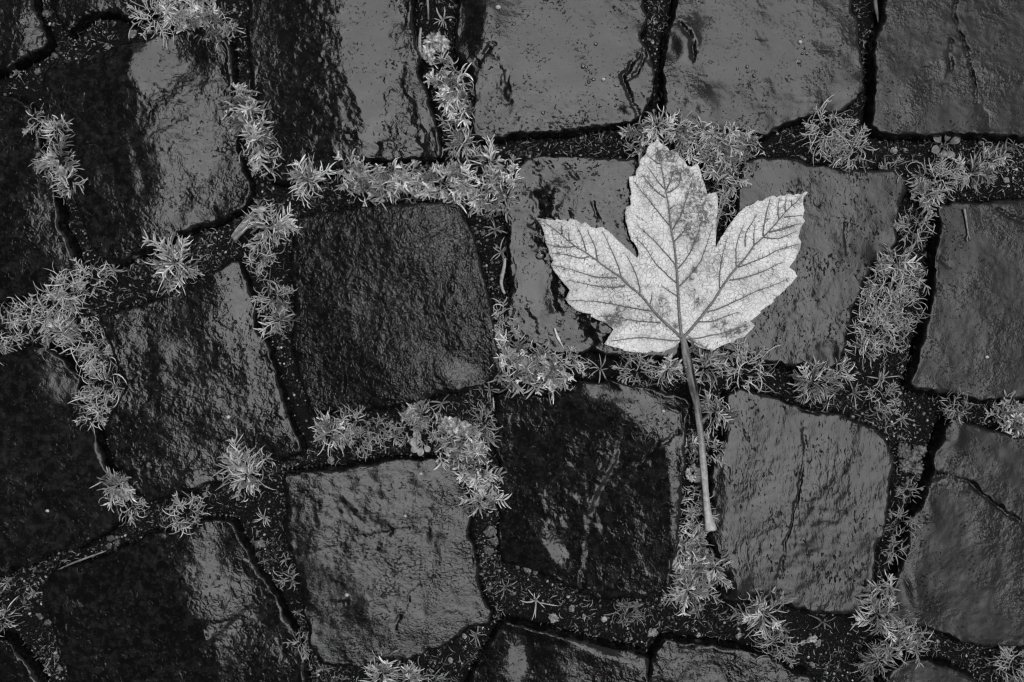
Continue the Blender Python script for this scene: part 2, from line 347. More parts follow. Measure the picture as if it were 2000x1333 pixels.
def poly_dist(x, y, pts):
    """distance to an open polyline (mm) and the side of it"""
    best = np.full(x.shape, 1e9); side = np.zeros(x.shape)
    for (ax, ay), (bx, by) in zip(pts[:-1], pts[1:]):
        vx, vy = bx - ax, by - ay; L2 = vx * vx + vy * vy + 1e-9
        t = np.clip(((x - ax) * vx + (y - ay) * vy) / L2, 0, 1)
        dx, dy = x - (ax + t * vx), y - (ay + t * vy); dd = np.hypot(dx, dy)
        c = vx * (y - ay) - vy * (x - ax)
        m = dd < best
        best = np.where(m, dd, best); side = np.where(m, np.sign(c), side)
    return best, side

def ell(x, y, cx, cy, rx, ry, rot):
    X, Y = P(cx, cy); a = R(rot); dx, dy = x - X, y - Y
    u = dx * math.cos(a) + dy * math.sin(a); v = -dx * math.sin(a) + dy * math.cos(a)
    return np.exp(-((u / (rx / 4)) ** 2 + (v / (ry / 4)) ** 2)), dx, dy

OUTLINES = []
def build_stone(i, s, parent, far):
    N, Mr = (288, 84) if not far else (80, 18)
    o = smooth_outline(s['poly'], N)
    c = o.mean(0)
    dirs = o - np.roll(o, 1, 0); nrm = np.c_[dirs[:, 1], -dirs[:, 0]]
    nrm = nrm + np.roll(nrm, -1, 0); nrm /= np.linalg.norm(nrm, axis=1)[:, None] + 1e-9
    o = o + nrm * (fbm(o[:, 0], o[:, 1], 9.0, 5, 100 + i, 0.72) * 1.35)[:, None]
    OUTLINES.append(o)
    t = np.linspace(0, 1, Mr + 1)[1:]; sr = 1 - (1 - t) ** 1.25
    kk = N // 10 | 1; ker = np.hanning(kk + 2)[1:-1]; ker /= ker.sum()
    osm = np.stack([np.convolve(np.r_[o[-kk:, q_], o[:, q_], o[:kk, q_]], ker, 'same')[kk:-kk] for q_ in (0, 1)], 1)
    bl = np.clip((sr - 0.55) / 0.45, 0, 1)[:, None, None]; bl = bl * bl * (3 - 2 * bl)
    ob_ = osm[None] * (1 - bl) + o[None] * bl
    top = c[None, None, :] + sr[:, None, None] * (ob_ - c)
    xy = np.vstack([c[None, :], top.reshape(-1, 2)])
    x, y = xy[:, 0], xy[:, 1]
    od = o.astype(np.float32)
    d2 = np.full(len(x), 1e9, np.float32)
    for k in range(0, len(x), 4000):
        a = xy[k:k + 4000].astype(np.float32)
        A_ = od; B_ = np.roll(od, -1, 0); V_ = B_ - A_; L2 = (V_ ** 2).sum(1) + 1e-9
        tt = np.clip(((a[:, None, 0] - A_[None, :, 0]) * V_[:, 0] + (a[:, None, 1] - A_[None, :, 1]) * V_[:, 1]) / L2, 0, 1)
        dx = a[:, None, 0] - A_[None, :, 0] - tt * V_[:, 0]; dy = a[:, None, 1] - A_[None, :, 1] - tt * V_[:, 1]
        d2[k:k + 4000] = np.sqrt((dx * dx + dy * dy).min(1))
    dist = d2.astype(np.float64)
    z = np.full(len(x), float(s['z']))
    z -= math.tan(R(s['tilt'][0])) * (x - c[0]) + math.tan(R(s['tilt'][1])) * (y - c[1])
    film = np.zeros(len(x)); rough = np.zeros(len(x)); gro = np.zeros(len(x))
    for f in s['feats']:
        if f[0] == 'slope':
            e, dx, dy = ell(x, y, *f[1:6]); z -= (math.tan(R(f[6])) * dx + math.tan(R(f[7])) * dy) * e
        elif f[0] == 'bump':
            e, _, _ = ell(x, y, *f[1:6]); z += f[6] * e
        elif f[0] == 'film':
            e, _, _ = ell(x, y, *f[1:6]); film = np.maximum(film, f[6] * np.clip((e + 0.35 * fbm(x, y, 7, 3, i + 60) - 0.25) * 2.6, 0, 1))
        elif f[0] == 'rough':
            e, _, _ = ell(x, y, *f[1:6]); rough += f[6] * e
        elif f[0] == 'groove':
            pts = [P(*q) for q in f[1]]
            jx = 1.1 * fbm(x, y, 6, 3, i + 7, 0.7); jy = 1.1 * fbm(x, y, 6, 3, i + 8, 0.7)
            dd, _ = poly_dist(x + jx, y + jy, pts)
            w = np.maximum(f[2] / 4 * (0.33 + 0.6 * fbm(x, y, 7, 3, i + 5, 0.6)), 0.34)
            gr = np.exp(-(dd / w) ** 2) * np.clip(0.8 + 1.0 * fbm(x, y, 6, 3, i + 33, 0.6), 0, 1.3)
            z -= 1.1 * f[3] * gr
        elif f[0] == 'chip':
            e, _, _ = ell(x, y, *f[1:6])
            u = np.clip((e * 1.15 + 0.8 * np.minimum(1, 4 * e) * fbm(x, y, 6.5, 4, i + 21, 0.65) - 0.45) * 2.2, 0, 1); u = u * u * (3 - 2 * u)
            X_, Y_ = P(f[1], f[2])
            rough += 1.7 * f[6] * u; film = film * (1 - u) - 0.9 * u; z -= 0.12 * u
        elif f[0] == 'step':
            w = f[2] / 4; pts = [P(*q) for q in f[1]]
            dd, sd = poly_dist(x + 0.7 * fbm(x, y, 6, 2, i + 9), y + 0.7 * fbm(x, y, 6, 2, i + 10), pts)
            u = np.clip(sd * dd / w * 0.5 + 0.5, 0, 1); u = u * u * (3 - 2 * u)
            z -= f[3] * np.clip(0.75 + 1.2 * fbm(x, y, 9, 3, i + 12), 0.1, 1.4) * (u - 0.5) * np.exp(-(dd / (f[4] / 4)) ** 2)
    calm = 1 - 0.85 * film
    z += s['und'] * fbm(x, y, 30.0, 2, 200 + i) * 1.3
    z += (0.20 + 0.30 * rough) * fbm(x, y, 9.0, 3, 300 + i) * calm
    z += (0.05 + 0.16 * rough) * fbm(x, y, 3.2, 2, 400 + i) * calm
    rr = np.maximum(0.7, s['R'] * (1 + 1.25 * fbm(x, y, 16.0, 3, 500 + i)))
    e = np.clip(1 - dist / rr, 0, 1)
    z -= rr * (1 - np.sqrt(np.clip(1 - e * e, 0, 1))) * 0.9
    eb = np.exp(-(dist / 2.6) ** 2)
    z += eb * (0.5 * fbm(x, y, 4.5, 3, 550 + i) + 0.35 * fbm(x, y, 11, 2, 560 + i))
    # the rough broken flanks below the rounded edge
    rimz = z[-N:]; rings = []
    for off, dz in ((0.35, -1.6), (0.7, -4.0), (0.9, -7.5), (0.8, -12.0), (0.2, -20.0), (-2.5, -45.0)):
        q = o + nrm * (off + 0.8 * fbm(o[:, 0] + dz * 3, o[:, 1] - dz * 2, 7.0, 3, 600 + i))[:, None]
        rings.append(np.c_[q, rimz + dz + 0.5 * fbm(o[:, 0] + dz, o[:, 1], 6, 2, 700 + i)])
    v = np.vstack([np.c_[xy, z]] + rings)
    nr = Mr + len(rings)
    idx = 1 + np.arange(nr * N).reshape(nr, N)
    a, b = idx[:-1], np.roll(idx[:-1], -1, 1); a2, b2 = idx[1:], np.roll(idx[1:], -1, 1)
    quads = np.stack([a, a2, b2, b], -1).reshape(-1, 4)
    tris = np.c_[np.zeros(N, int), idx[0], np.roll(idx[0], -1)]
    pad = len(v) - len(x)
    fl = np.r_[film, np.zeros(pad)]
    v[:, 0] -= c[0]; v[:, 1] -= c[1]
    me = mesh_np('cobble', v, quads, tris, {'film': fl})
    ob = link('cobble', me, s['m'], parent, (c[0], c[1], 0))
    if s['label']: ob['label'] = s['label']
    s['surf'] = (x, y, z)
    return ob

# ------------------------------------------------------------------ ground and joint bed
ground_me = mesh_np('ground', [(-40000, -40000, -16.5), (40000, -40000, -16.5), (40000, 40000, -16.5), (-40000, 40000, -16.5)], [(0, 1, 2, 3)])
tag(link('ground', ground_me, plain('damp_ground', 0.02, 0.8, 150.0)), kind='structure')

pavement = bpy.data.objects.new('pavement', None)
far_mat = stone_material(99, g=0.9)
for i, s in enumerate(S):
    s['far'] = s['mat'] == 'beyond'
    s['m'] = far_mat if s['far'] else stone_material(i, **s['mat'])

# joint bed: height field, lower where it meets the stones
pave_tmp = []
X0, X1, Y0, Y1, ST = -400.0, 400.0, -330.0, 330.0, 1.5
gx = np.arange(X0, X1 + ST, ST); gy = np.arange(Y0, Y1 + ST, ST)
GX, GY = np.meshgrid(gx, gy)
pavement_root_children = []
col_parent = None
def build_all_stones(parent):
    for i, s in enumerate(S):
        build_stone(i, s, parent, s['far'])

bed_name = 'pavement'
bed_holder = bpy.data.objects.new(bed_name, bpy.data.meshes.new('joint_bed'))
bpy.data.objects.remove(pavement)
col.objects.link(bed_holder)
tag(bed_holder, kind='structure')
build_all_stones(bed_holder)

SDF = np.full(GX.shape, 60.0)               # positive in the joints, negative under the stones
for o in OUTLINES:
    a, b = o.min(0) - 16, o.max(0) + 16
    ix = np.where((gx >= a[0]) & (gx <= b[0]))[0]; iy = np.where((gy >= a[1]) & (gy <= b[1]))[0]
    if not len(ix) or not len(iy): continue
    sl = np.ix_(iy, ix); x = GX[sl].ravel(); y = GY[sl].ravel()
    oo = o[::2] if len(o) > 100 else o
    dd = np.full(x.shape, 1e9); ins = np.zeros(x.shape, bool)
    for (ax, ay), (bx, by) in zip(oo, np.roll(oo, -1, 0)):
        vx, vy = bx - ax, by - ay; L2 = vx * vx + vy * vy + 1e-9
        t = np.clip(((x - ax) * vx + (y - ay) * vy) / L2, 0, 1)
        dd = np.minimum(dd, np.hypot(x - ax - t * vx, y - ay - t * vy))
        cond = (ay > y) != (by > y)
        ins ^= cond & (x < (bx - ax) * (y - ay) / (by - ay + 1e-12) + ax)
    sd = np.where(ins, -dd, dd).reshape(len(iy), len(ix))
    SDF[sl] = np.minimum(SDF[sl], sd)

SOIL = -8.0 + 1.6 * fbm(GX, GY, 38, 3, 41) + 1.1 * fbm(GX, GY, 9, 3, 42) + 0.6 * fbm(GX, GY, 3.5, 2, 43)
SOIL -= 4.0 * np.exp(-np.clip(SDF, 0, 60) / 1.2)
SOIL = np.where(SDF < -3, -16.0, SOIL)
def lookup(F, x, y):
    u = np.clip((x - X0) / ST, 0, len(gx) - 1.001); v = np.clip((y - Y0) / ST, 0, len(gy) - 1.001)
    i = u.astype(int); j = v.astype(int); fu = u - i; fv = v - j
    return (F[j, i] * (1 - fu) + F[j, i + 1] * fu) * (1 - fv) + (F[j + 1, i] * (1 - fu) + F[j + 1, i + 1] * fu) * fv
def soil_at(x, y): return float(lookup(SOIL, np.array([x]), np.array([y]))[0])
ny, nx = GX.shape
idx = np.arange(nx * ny).reshape(ny, nx)
q = np.stack([idx[:-1, :-1], idx[:-1, 1:], idx[1:, 1:], idx[1:, :-1]], -1)
keep = (SDF[:-1, :-1] > -6) | (SDF[1:, 1:] > -6)
q = q[keep]
used = np.unique(q); remap = np.zeros(nx * ny, int); remap[used] = np.arange(len(used))
bv = np.c_[GX.ravel(), GY.ravel(), SOIL.ravel()][used]
old = bed_holder.data
bed_me = mesh_np('joint_bed', bv, remap[q])
bed_me.materials.append(M_SOIL)
bed_holder.data = bed_me
bpy.data.meshes.remove(old)

# ------------------------------------------------------------------ unseen building added to block the sky and mirror black in the left stones
def box_mesh(name, x0, x1, y0, y1, z0, z1, bev=0.0):
    import bmesh
    bm = bmesh.new()
    vs = [bm.verts.new((x / 1000, y / 1000, z / 1000)) for z in (z0, z1) for y in (y0, y1) for x in (x0, x1)]
    for f in ((0, 2, 3, 1), (4, 5, 7, 6), (0, 1, 5, 4), (2, 6, 7, 3), (0, 4, 6, 2), (1, 3, 7, 5)): bm.faces.new([vs[k] for k in f])
    if bev: bmesh.ops.bevel(bm, geom=list(bm.edges), offset=bev / 1000, segments=2, affect='EDGES')
    me = bpy.data.meshes.new(name); bm.to_mesh(me); bm.free(); return me
HX = -830.0
added_house = bpy.data.objects.new('added_house', None); added_house.location = (HX / 1000 * math.cos(R(22)), HX / 1000 * math.sin(R(22)), -0.0165); added_house.rotation_euler = (0, 0, R(22)); col.objects.link(added_house)
tag(added_house, 'unseen tall dark building added to block the sky and reflect black on the left', 'added_house')
m_wall = plain('dark_render', 0.035, 0.9, 1.5); m_plinth = plain('plinth_stone', 0.05, 0.7, 4.0); m_shut = plain('painted_shutter', 0.03, 0.5, 6.0)
link('wall', box_mesh('wall', -7000, 0, -9000, 9000, 0, 9500), m_wall, added_house)
link('plinth', box_mesh('plinth', 2, 60, -9000, 9000, 0, 550, 12), m_plinth, added_house)
link('eave', box_mesh('eave', -7200, 130, -9100, 9100, 9503, 9660, 15), m_shut, added_house)
for zz in (1100, 4000, 7000):
    for yy in (-6800, -4200, -1500, 1300, 4000, 6600):
        w_ = link('shutter', box_mesh('shutter', 3, 45, yy - 520, yy + 520, zz, zz + 1500, 8), m_shut, added_house)
        link('sill', box_mesh('sill', 3, 110, yy - 600, yy + 600, zz - 80, zz - 4, 8), m_plinth, w_)

# ------------------------------------------------------------------ the fallen maple leaf
OUT = [(1046,429),(1059,430),(1069,431),(1083,433),(1087,429),(1095,433),(1100,431),(1108,435),(1113,429),(1125,432),(1134,438),(1141,435),(1153,444),(1164,447),(1176,444),(1184,450),(1194,457),(1205,469),(1215,478),(1226,488),(1236,497),(1244,505),
 (1247,497),(1245,487),(1240,478),(1232,469),(1228,457),(1225,444),(1222,436),(1220,422),(1222,406),(1231,402),(1231,399),(1229,384),(1233,381),(1229,364),(1228,346),(1241,345),(1241,335),(1247,327),(1248,315),(1259,304),(1262,293),(1268,285),(1277,280),(1281,273),
 (1290,285),(1300,289),(1305,297),(1317,298),(1324,305),(1329,312),(1335,315),(1342,325),(1350,327),(1359,320),(1363,324),(1368,337),(1372,353),(1377,366),(1381,380),(1397,377),(1401,385),(1401,407),(1399,425),(1399,442),(1398,462),(1397,484),
 (1407,465),(1416,452),(1427,435),(1441,417),(1456,404),(1464,403),(1478,393),(1487,394),(1497,387),(1508,384),(1514,388),(1520,384),(1528,385),(1536,381),(1545,384),(1554,381),(1562,382),(1567,377),(1573,378),
 (1565,389),(1564,402),(1567,413),(1564,427),(1569,434),(1563,443),(1560,452),(1557,463),(1563,473),(1560,489),(1552,506),(1539,524),(1548,530),(1554,540),(1545,553),(1532,566),(1521,577),(1508,586),(1511,590),(1497,599),(1483,608),(1484,612),(1463,628),(1472,636),(1464,646),(1450,660),(1438,662),(1433,668),(1414,673),(1391,685),(1370,681),(1353,673),(1341,664),
 (1333,661),(1326,669),(1318,677),(1303,684),(1285,689),(1274,686),(1263,690),(1238,688),(1218,686),(1216,683),(1199,679),(1179,672),(1186,662),(1197,644),(1187,635),(1173,627),(1162,623),(1152,618),(1155,614),(1138,612),(1123,606),(1110,595),(1103,585),(1112,568),(1104,558),(1093,545),(1083,532),(1075,518),(1080,510),(1071,497),(1071,488),(1065,476),(1062,457),(1056,442)]
V_MAIN = {
 'mid': ([(1331,661),(1327,620),(1324,570),(1321,520),(1316,475),(1312,455),(1305,400),(1299,370),(1293,340),(1286,311),(1281,290)], 5.5),
 'left': ([(1331,661),(1318,648),(1299,631),(1280,612),(1268,597),(1249,575),(1230,560),(1213,543),(1188,526),(1165,509),(1144,494),(1123,482),(1104,467),(1089,455),(1070,442),(1054,432)], 5.0),
 'right': ([(1332,661),(1353,639),(1378,608),(1395,585),(1408,564),(1424,541),(1439,523),(1458,501),(1473,480),(1490,464),(1512,440),(1520,430),(1536,411),(1552,396),(1562,386)], 5.0),
 'bl': ([(1330,663),(1320,666),(1289,663),(1255,660),(1226,662),(1192,667)], 2.4),
 'br': ([(1334,662),(1363,661),(1384,656),(1407,652),(1437,643),(1455,634)], 2.4)}
def A_(p): return (1020 + p[0] / 6.667, 260 + p[1] / 6.667)
def B_(p): return (1290 + p[0] / 6.667, 260 + p[1] / 6.667)
def D_(p): return (1020 + p[0] / 4.76, 440 + p[1] / 4.76)
def E_(p): return (1290 + p[0] / 4.76, 440 + p[1] / 4.76)
SIDE = []
for f, ls in ((D_, [[(490,205),(400,210),(300,200),(230,180)],[(620,292),(550,310),(400,280),(280,265)],[(880,490),(700,485),(560,450),(450,415),(270,375)],[(960,560),(860,580),(700,570),(560,545),(450,520)],[(1210,800),(1000,770),(860,740),(700,715),(540,705),(430,705)],[(1290,910),(1100,895),(980,880),(850,850),(700,850)],[(590,245),(565,150),(520,50),(510,30)],[(695,325),(680,220),(630,110),(600,50)],[(920,490),(890,380),(820,220),(760,90),(740,60)],[(1095,630),(1075,520),(1030,400),(970,290)],[(435,150),(425,70)],[(370,90),(355,0)],[(1435,385),(1380,320),(1300,230),(1200,120),(1070,5)],[(1437,545),(1330,450),(1230,350),(1150,220),(1060,130)],[(1440,660),(1370,620),(1290,560)],[(1180,750),(1200,690),(1205,620)]]),
              (A_, [[(1855,730),(1780,660),(1680,530),(1620,440)],[(1785,415),(1700,370),(1610,300)],[(1945,1240),(1850,1130),(1750,1010),(1640,870),(1570,790),(1450,640)],[(1865,850),(1740,760),(1600,610),(1560,550)],[(1880,730),(1950,560),(1990,470)]]),
              (B_, [[(150,1270),(260,1080),(330,870),(400,650),(420,580)],[(70,750),(130,620),(160,480)],[(85,780),(220,700),(270,480)],[(120,990),(190,940)],[(1530,1130),(1510,1000),(1530,860)],[(1330,1340),(1360,1080),(1410,880)],[(1410,1300),(1600,1240),(1800,1190)],[(1610,1040),(1600,950),(1620,870)],[(1690,960),(1680,880)],[(1590,1105),(1750,1090),(1830,1090)],[(1100,1480),(1110,1300),(1200,1150),(1240,1060)]]),
              (E_, [[(165,405),(260,280),(330,130),(370,0),(400,-110)],[(175,570),(280,460),(370,340),(410,230),(470,60)],[(125,155),(200,80),(250,0)],[(550,590),(545,480),(570,300),(620,120)],[(705,395),(700,220),(730,100),(770,0)],[(870,190),(865,80),(875,0)],[(955,110),(950,0)],[(720,395),(850,345),(970,295),(1100,230),(1280,180)],[(640,515),(780,490),(950,430),(1130,345)],[(430,810),(560,770),(700,705),(900,610),(1020,570),(1180,500)],[(350,900),(480,895),(600,850),(720,810)],[(955,115),(1080,130),(1180,95),(1250,65)],[(1010,65),(1130,45),(1240,5)],[(260,1060),(350,1110),(420,1140)]])):
    for l in ls: SIDE.append([f(p) for p in l])
STAIN = [(1362,395,28,70,25,0.9),(1345,440,22,50,20,0.75),(1325,345,34,24,0,0.75),(1300,308,28,18,0,0.85),(1265,380,26,40,0,0.4),(1195,625,20,16,0,1.1),(1210,608,18,12,0,0.55),(1355,530,12,10,0,1.0),(1345,545,8,10,0,0.9),(1350,575,10,16,0,0.65),(1362,590,14,14,0,0.6),(1290,590,14,18,0,0.7),(1300,612,20,14,0,0.6),(1316,636,8,8,0,1.1),(1400,638,18,14,0,0.8),(1430,650,30,9,20,0.9),(1450,640,18,9,30,0.9),(1412,632,10,8,0,0.8),(1385,515,22,30,0,0.35),(1505,540,10,8,0,0.6),(1555,490,14,16,0,0.35),(1265,560,10,8,0,0.4),(1500,625,10,8,0,0.4),(1130,440,26,7,0,0.4),(1340,430,30,40,0,0.5)]

leaf = bpy.data.objects.new('maple_leaf', None)
bx, by = P(1332, 661, 3); leaf.location = (bx / 1000, by / 1000, 0.003); col.objects.link(leaf)
tag(leaf, 'large pale fallen maple leaf with dark veins and long stalk, lying on the cobbles', 'leaf')
def leaf_z(x, y, vd):
    """relief of the blade in mm; vd = distance to the nearest main vein"""
    cx, cy = P(1325, 560, 3)
    r = np.hypot(x - cx, y - cy)
    z = 3.0 + 0.9 * fbm(x, y, 38, 2, 71) + 0.45 * fbm(x, y, 12, 2, 72) + 0.0006 * r * r * 0.35
    for lx, ly, lr, lh in ((1050, 432, 60, 3.2), (1570, 382, 70, 2.6), (1283, 280, 55, 2.4), (1110, 590, 45, 2.2), (1185, 670, 40, 1.8), (1550, 545, 40, 1.8), (1465, 640, 35, 1.6), (1380, 684, 30, 1.2), (1140, 440, 40, 1.6)):
        X_, Y_ = P(lx, ly, 3); z = z + lh * np.exp(-((x - X_) ** 2 + (y - Y_) ** 2) / (lr / 4) ** 2)
    z += 0.35 * np.clip(vd / 6, 0, 1) - 0.5 * np.exp(-(vd / 3.0) ** 2) * 0.4
    return z
outp = np.array([P(px_, py_, 3) for px_, py_ in OUT])
# subdivide the edge with fine teeth
fine = []
for i in range(len(outp)):
    a, b = outp[i], outp[(i + 1) % len(outp)]
    n = max(1, int(np.linalg.norm(b - a) / 0.9))
    for k in range(n):
        t = k / n; nn = np.array([b[1] - a[1], a[0] - b[0]]); nn /= np.linalg.norm(nn) + 1e-9
        j = 0 if k == 0 else rng.uniform(-0.16, 0.16)
        fine.append(a + (b - a) * t + nn * j)
fine = np.array(fine)
inside = []
def in_poly(x, y, poly):
    ins = np.zeros(x.shape, bool); dd = np.full(x.shape, 1e9)
    for (ax, ay), (bx_, by_) in zip(poly, np.roll(poly, -1, 0)):
        cond = (ay > y) != (by_ > y)
        ins ^= cond & (x < (bx_ - ax) * (y - ay) / (by_ - ay + 1e-12) + ax)
        vx, vy = bx_ - ax, by_ - ay; t = np.clip(((x - ax) * vx + (y - ay) * vy) / (vx * vx + vy * vy + 1e-9), 0, 1)
        dd = np.minimum(dd, np.hypot(x - ax - t * vx, y - ay - t * vy))
    return ins, dd
a, b = fine.min(0), fine.max(0)
ix, iy = np.meshgrid(np.arange(a[0], b[0], 0.95), np.arange(a[1], b[1], 0.95)); ix = ix.ravel(); iy = iy.ravel()
ix = ix + nrg.uniform(-0.2, 0.2, ix.shape); iy = iy + nrg.uniform(-0.2, 0.2, iy.shape)
ins, dd = in_poly(ix, iy, fine)
k = ins & (dd > 0.45)
allp = np.vstack([fine, np.c_[ix[k], iy[k]]])
nF = len(fine)
vo, eo, fo, _, _, _ = delaunay_2d_cdt([Vector(p) for p in allp], [(i, (i + 1) % nF) for i in range(nF)], [], 1, 1e-5)
lv = np.array([(p.x, p.y) for p in vo])
def main_vein_dist(x, y):
    d_ = np.full(x.shape, 1e9)
    for nm in V_MAIN: d_ = np.minimum(d_, poly_dist(x, y, [P(p[0], p[1], 3) for p in V_MAIN[nm][0]])[0])
    return d_
def side_vein_dist(x, y):
    d_ = np.full(x.shape, 1e9)
    for l in SIDE: d_ = np.minimum(d_, poly_dist(x, y, [P(p[0], p[1], 3) for p in l])[0])
    return d_
vd = main_vein_dist(lv[:, 0], lv[:, 1]); sdv = side_vein_dist(lv[:, 0], lv[:, 1])
lz = leaf_z(lv[:, 0], lv[:, 1], vd) + 0.18 * np.clip(sdv / 2.5, 0, 1)
_, ed = in_poly(lv[:, 0], lv[:, 1], fine)
lz += np.exp(-(ed / 1.6) ** 2) * (0.5 * fbm(lv[:, 0], lv[:, 1], 6, 2, 75))
stain = np.zeros(len(lv))
for (cx, cy, rx, ry, rot, st) in STAIN:
    e, _, _ = ell(lv[:, 0], lv[:, 1], cx, cy, rx, ry, rot)
    stain = np.maximum(stain, st * np.clip(e * 1.5 + 0.5 * fbm(lv[:, 0], lv[:, 1], 3.5, 3, 81) - 0.25, 0, 1))
for (cx, cy) in ((1190,522),(1211,523),(1126,568),(1264,609),(1271,623),(1220,495),(1305,598),(1452,557),(1380,460),(1340,485),(1318,470),(1100,532)):
    X, Y = P(cx, cy, 3); stain = np.maximum(stain, 1.0 * np.exp(-(((lv[:, 0] - X) ** 2 + (lv[:, 1] - Y) ** 2) / 0.55 ** 2)))
lt = np.array([f for f in fo if len(f) == 3])
LX, LY = bx, by
me = mesh_np('leaf_blade', np.c_[lv[:, 0] - LX, lv[:, 1] - LY, lz - 3.0], None, lt, {'stain': stain, 'vein': np.exp(-(np.minimum(vd * 0.8, sdv) / 0.9) ** 2)})
t = NT('pale_leaf_blade'); v = t.coords()
vor = t.n.new('ShaderNodeTexVoronoi'); vor.feature = 'DISTANCE_TO_EDGE'; vor.inputs['Scale'].default_value = 420.0
wv = t.n.new('ShaderNodeVectorMath'); wv.operation = 'MULTIPLY_ADD'
nz = t.n.new('ShaderNodeTexNoise'); nz.inputs['Scale'].default_value = 260.0; t.l.new(v, nz.inputs['Vector'])
t.l.new(nz.outputs['Color'], wv.inputs[0]); wv.inputs[1].default_value = (0.006, 0.006, 0.006); t.l.new(v, wv.inputs[2])
t.l.new(wv.outputs[0], vor.inputs['Vector'])
net = t.ramp(vor.outputs[0], 0.0, 0.13, 1.0, 0.0)
vor2 = t.n.new('ShaderNodeTexVoronoi'); vor2.feature = 'DISTANCE_TO_EDGE'; vor2.inputs['Scale'].default_value = 950.0; t.l.new(wv.outputs[0], vor2.inputs['Vector'])
net2 = t.ramp(vor2.outputs[0], 0.0, 0.2, 1.0, 0.0)
netm = t.ramp(t.noise(v, 75.0, 4.0), 0.40, 0.66, 0.15, 1.0)
blot = t.ramp(t.noise(v, 30.0, 5.0, 0.65), 0.42, 0.70, 0.0, 1.0)
spk = t.math('MULTIPLY', t.ramp(t.noise(v, 560.0, 1.0), 0.64, 0.69, 0.0, 1.0), t.ramp(t.noise(v, 48.0, 3.0), 0.4, 0.6, 0.15, 1.0))
grn = t.noise(v, 1400.0, 2.0)
st = t.attr('stain')
base = t.ramp(t.noise(v, 90.0, 4.0, 0.6), 0.3, 0.7, 0.66, 0.82)
base = t.math('MULTIPLY', base, t.ramp(grn, 0.25, 0.75, 0.93, 1.04))
k1 = t.math('MULTIPLY', t.math('MULTIPLY', net, netm), 0.34)
k1 = t.math('ADD', k1, t.math('MULTIPLY', net2, 0.10))
k1 = t.math('ADD', k1, t.math('MULTIPLY', blot, 0.32))
k1 = t.math('ADD', k1, t.math('MULTIPLY', spk, 0.5))
sn = t.ramp(t.noise(v, 430.0, 3.0, 0.75), 0.36, 0.6, 0.15, 1.0)
k1 = t.math('ADD', k1, t.math('MULTIPLY', t.math('MULTIPLY', st, sn), 0.9))
k1 = t.math('ADD', k1, t.math('MULTIPLY', t.math('MULTIPLY', t.attr('vein'), t.ramp(t.noise(v, 700.0, 2.0), 0.35, 0.6, 0.1, 1.0)), 0.34))
base = t.math('MULTIPLY', base, t.math('SUBTRACT', 1.0, t.math('MINIMUM', k1, 0.86)))
t.set('Base Color', t.grey(base)); t.set('Roughness', 0.4); t.set('IOR', 1.4)
hh = t.math('SUBTRACT', t.math('MULTIPLY', grn, 0.25), t.math('MULTIPLY', net, 0.5))
bmp = t.node('ShaderNodeBump', Strength=0.8, Distance=0.00035, Height=hh); t.l.new(bmp.outputs[0], t.b.inputs['Normal'])
M_BLADE = t.m
blade = link('blade', me, M_BLADE, leaf)
so = blade.modifiers.new('thickness', 'SOLIDIFY'); so.thickness = 0.00035; so.offset = -1

def tube_mesh(name, pts, rad, sides=6, tone=None, flat=1.0):
    pts = np.array(pts, float); n = len(pts)
    tan = np.gradient(pts, axis=0); tan /= np.linalg.norm(tan, axis=1)[:, None] + 1e-9
    up = np.array([0, 0, 1.0]); sdv_ = np.cross(tan, up); ln = np.linalg.norm(sdv_, axis=1)[:, None]
    sdv_ = np.where(ln > 1e-3, sdv_ / (ln + 1e-9), np.array([1.0, 0, 0])); u2 = np.cross(sdv_, tan)
    ang = np.linspace(0, 2 * math.pi, sides, endpoint=False)
    ring = np.cos(ang)[None, :, None] * sdv_[:, None, :] + flat * np.sin(ang)[None, :, None] * u2[:, None, :]
    v = (pts[:, None, :] + np.asarray(rad, float)[:, None, None] * ring).reshape(-1, 3)
    i0 = np.arange(n * sides).reshape(n, sides)
    qd = np.stack([i0[:-1], np.roll(i0[:-1], -1, 1), np.roll(i0[1:], -1, 1), i0[1:]], -1).reshape(-1, 4)
    v = np.vstack([v, pts[0], pts[-1]]); c0, c1 = n * sides, n * sides + 1
    tr = [(c0, i0[0][(k + 1) % sides], i0[0][k]) for k in range(sides)] + [(c1, i0[-1][k], i0[-1][(k + 1) % sides]) for k in range(sides)]
    tn = np.full(len(v), 0.3) if tone is None else np.full(len(v), tone) if np.isscalar(tone) else np.r_[np.repeat(tone, sides), tone[0], tone[-1]]
    return v, qd, np.array(tr), tn

def dens(pts, step=0.8):
    pts = np.array(pts, float); L = np.r_[0, np.cumsum(np.linalg.norm(np.diff(pts, axis=0), axis=1))]
    s = np.linspace(0, L[-1], max(4, int(L[-1] / step)))
    m = len(pts)
    if m > 2:   # Catmull-Rom through the traced points
        out = []
        for i in range(m - 1):
            p0 = pts[max(i - 1, 0)]; p1 = pts[i]; p2 = pts[i + 1]; p3 = pts[min(i + 2, m - 1)]
            for tt in np.linspace(0, 1, 8, endpoint=False):
                out.append(0.5 * ((2 * p1) + (p2 - p0) * tt + (2 * p0 - 5 * p1 + 4 * p2 - p3) * tt ** 2 + (3 * p1 - p0 - 3 * p2 + p3) * tt ** 3))
        out.append(pts[-1]); pts = np.array(out)
        L = np.r_[0, np.cumsum(np.linalg.norm(np.diff(pts, axis=0), axis=1))]; s = np.linspace(0, L[-1], len(s))
    return np.stack([np.interp(s, L, pts[:, k]) for k in range(pts.shape[1])], 1)

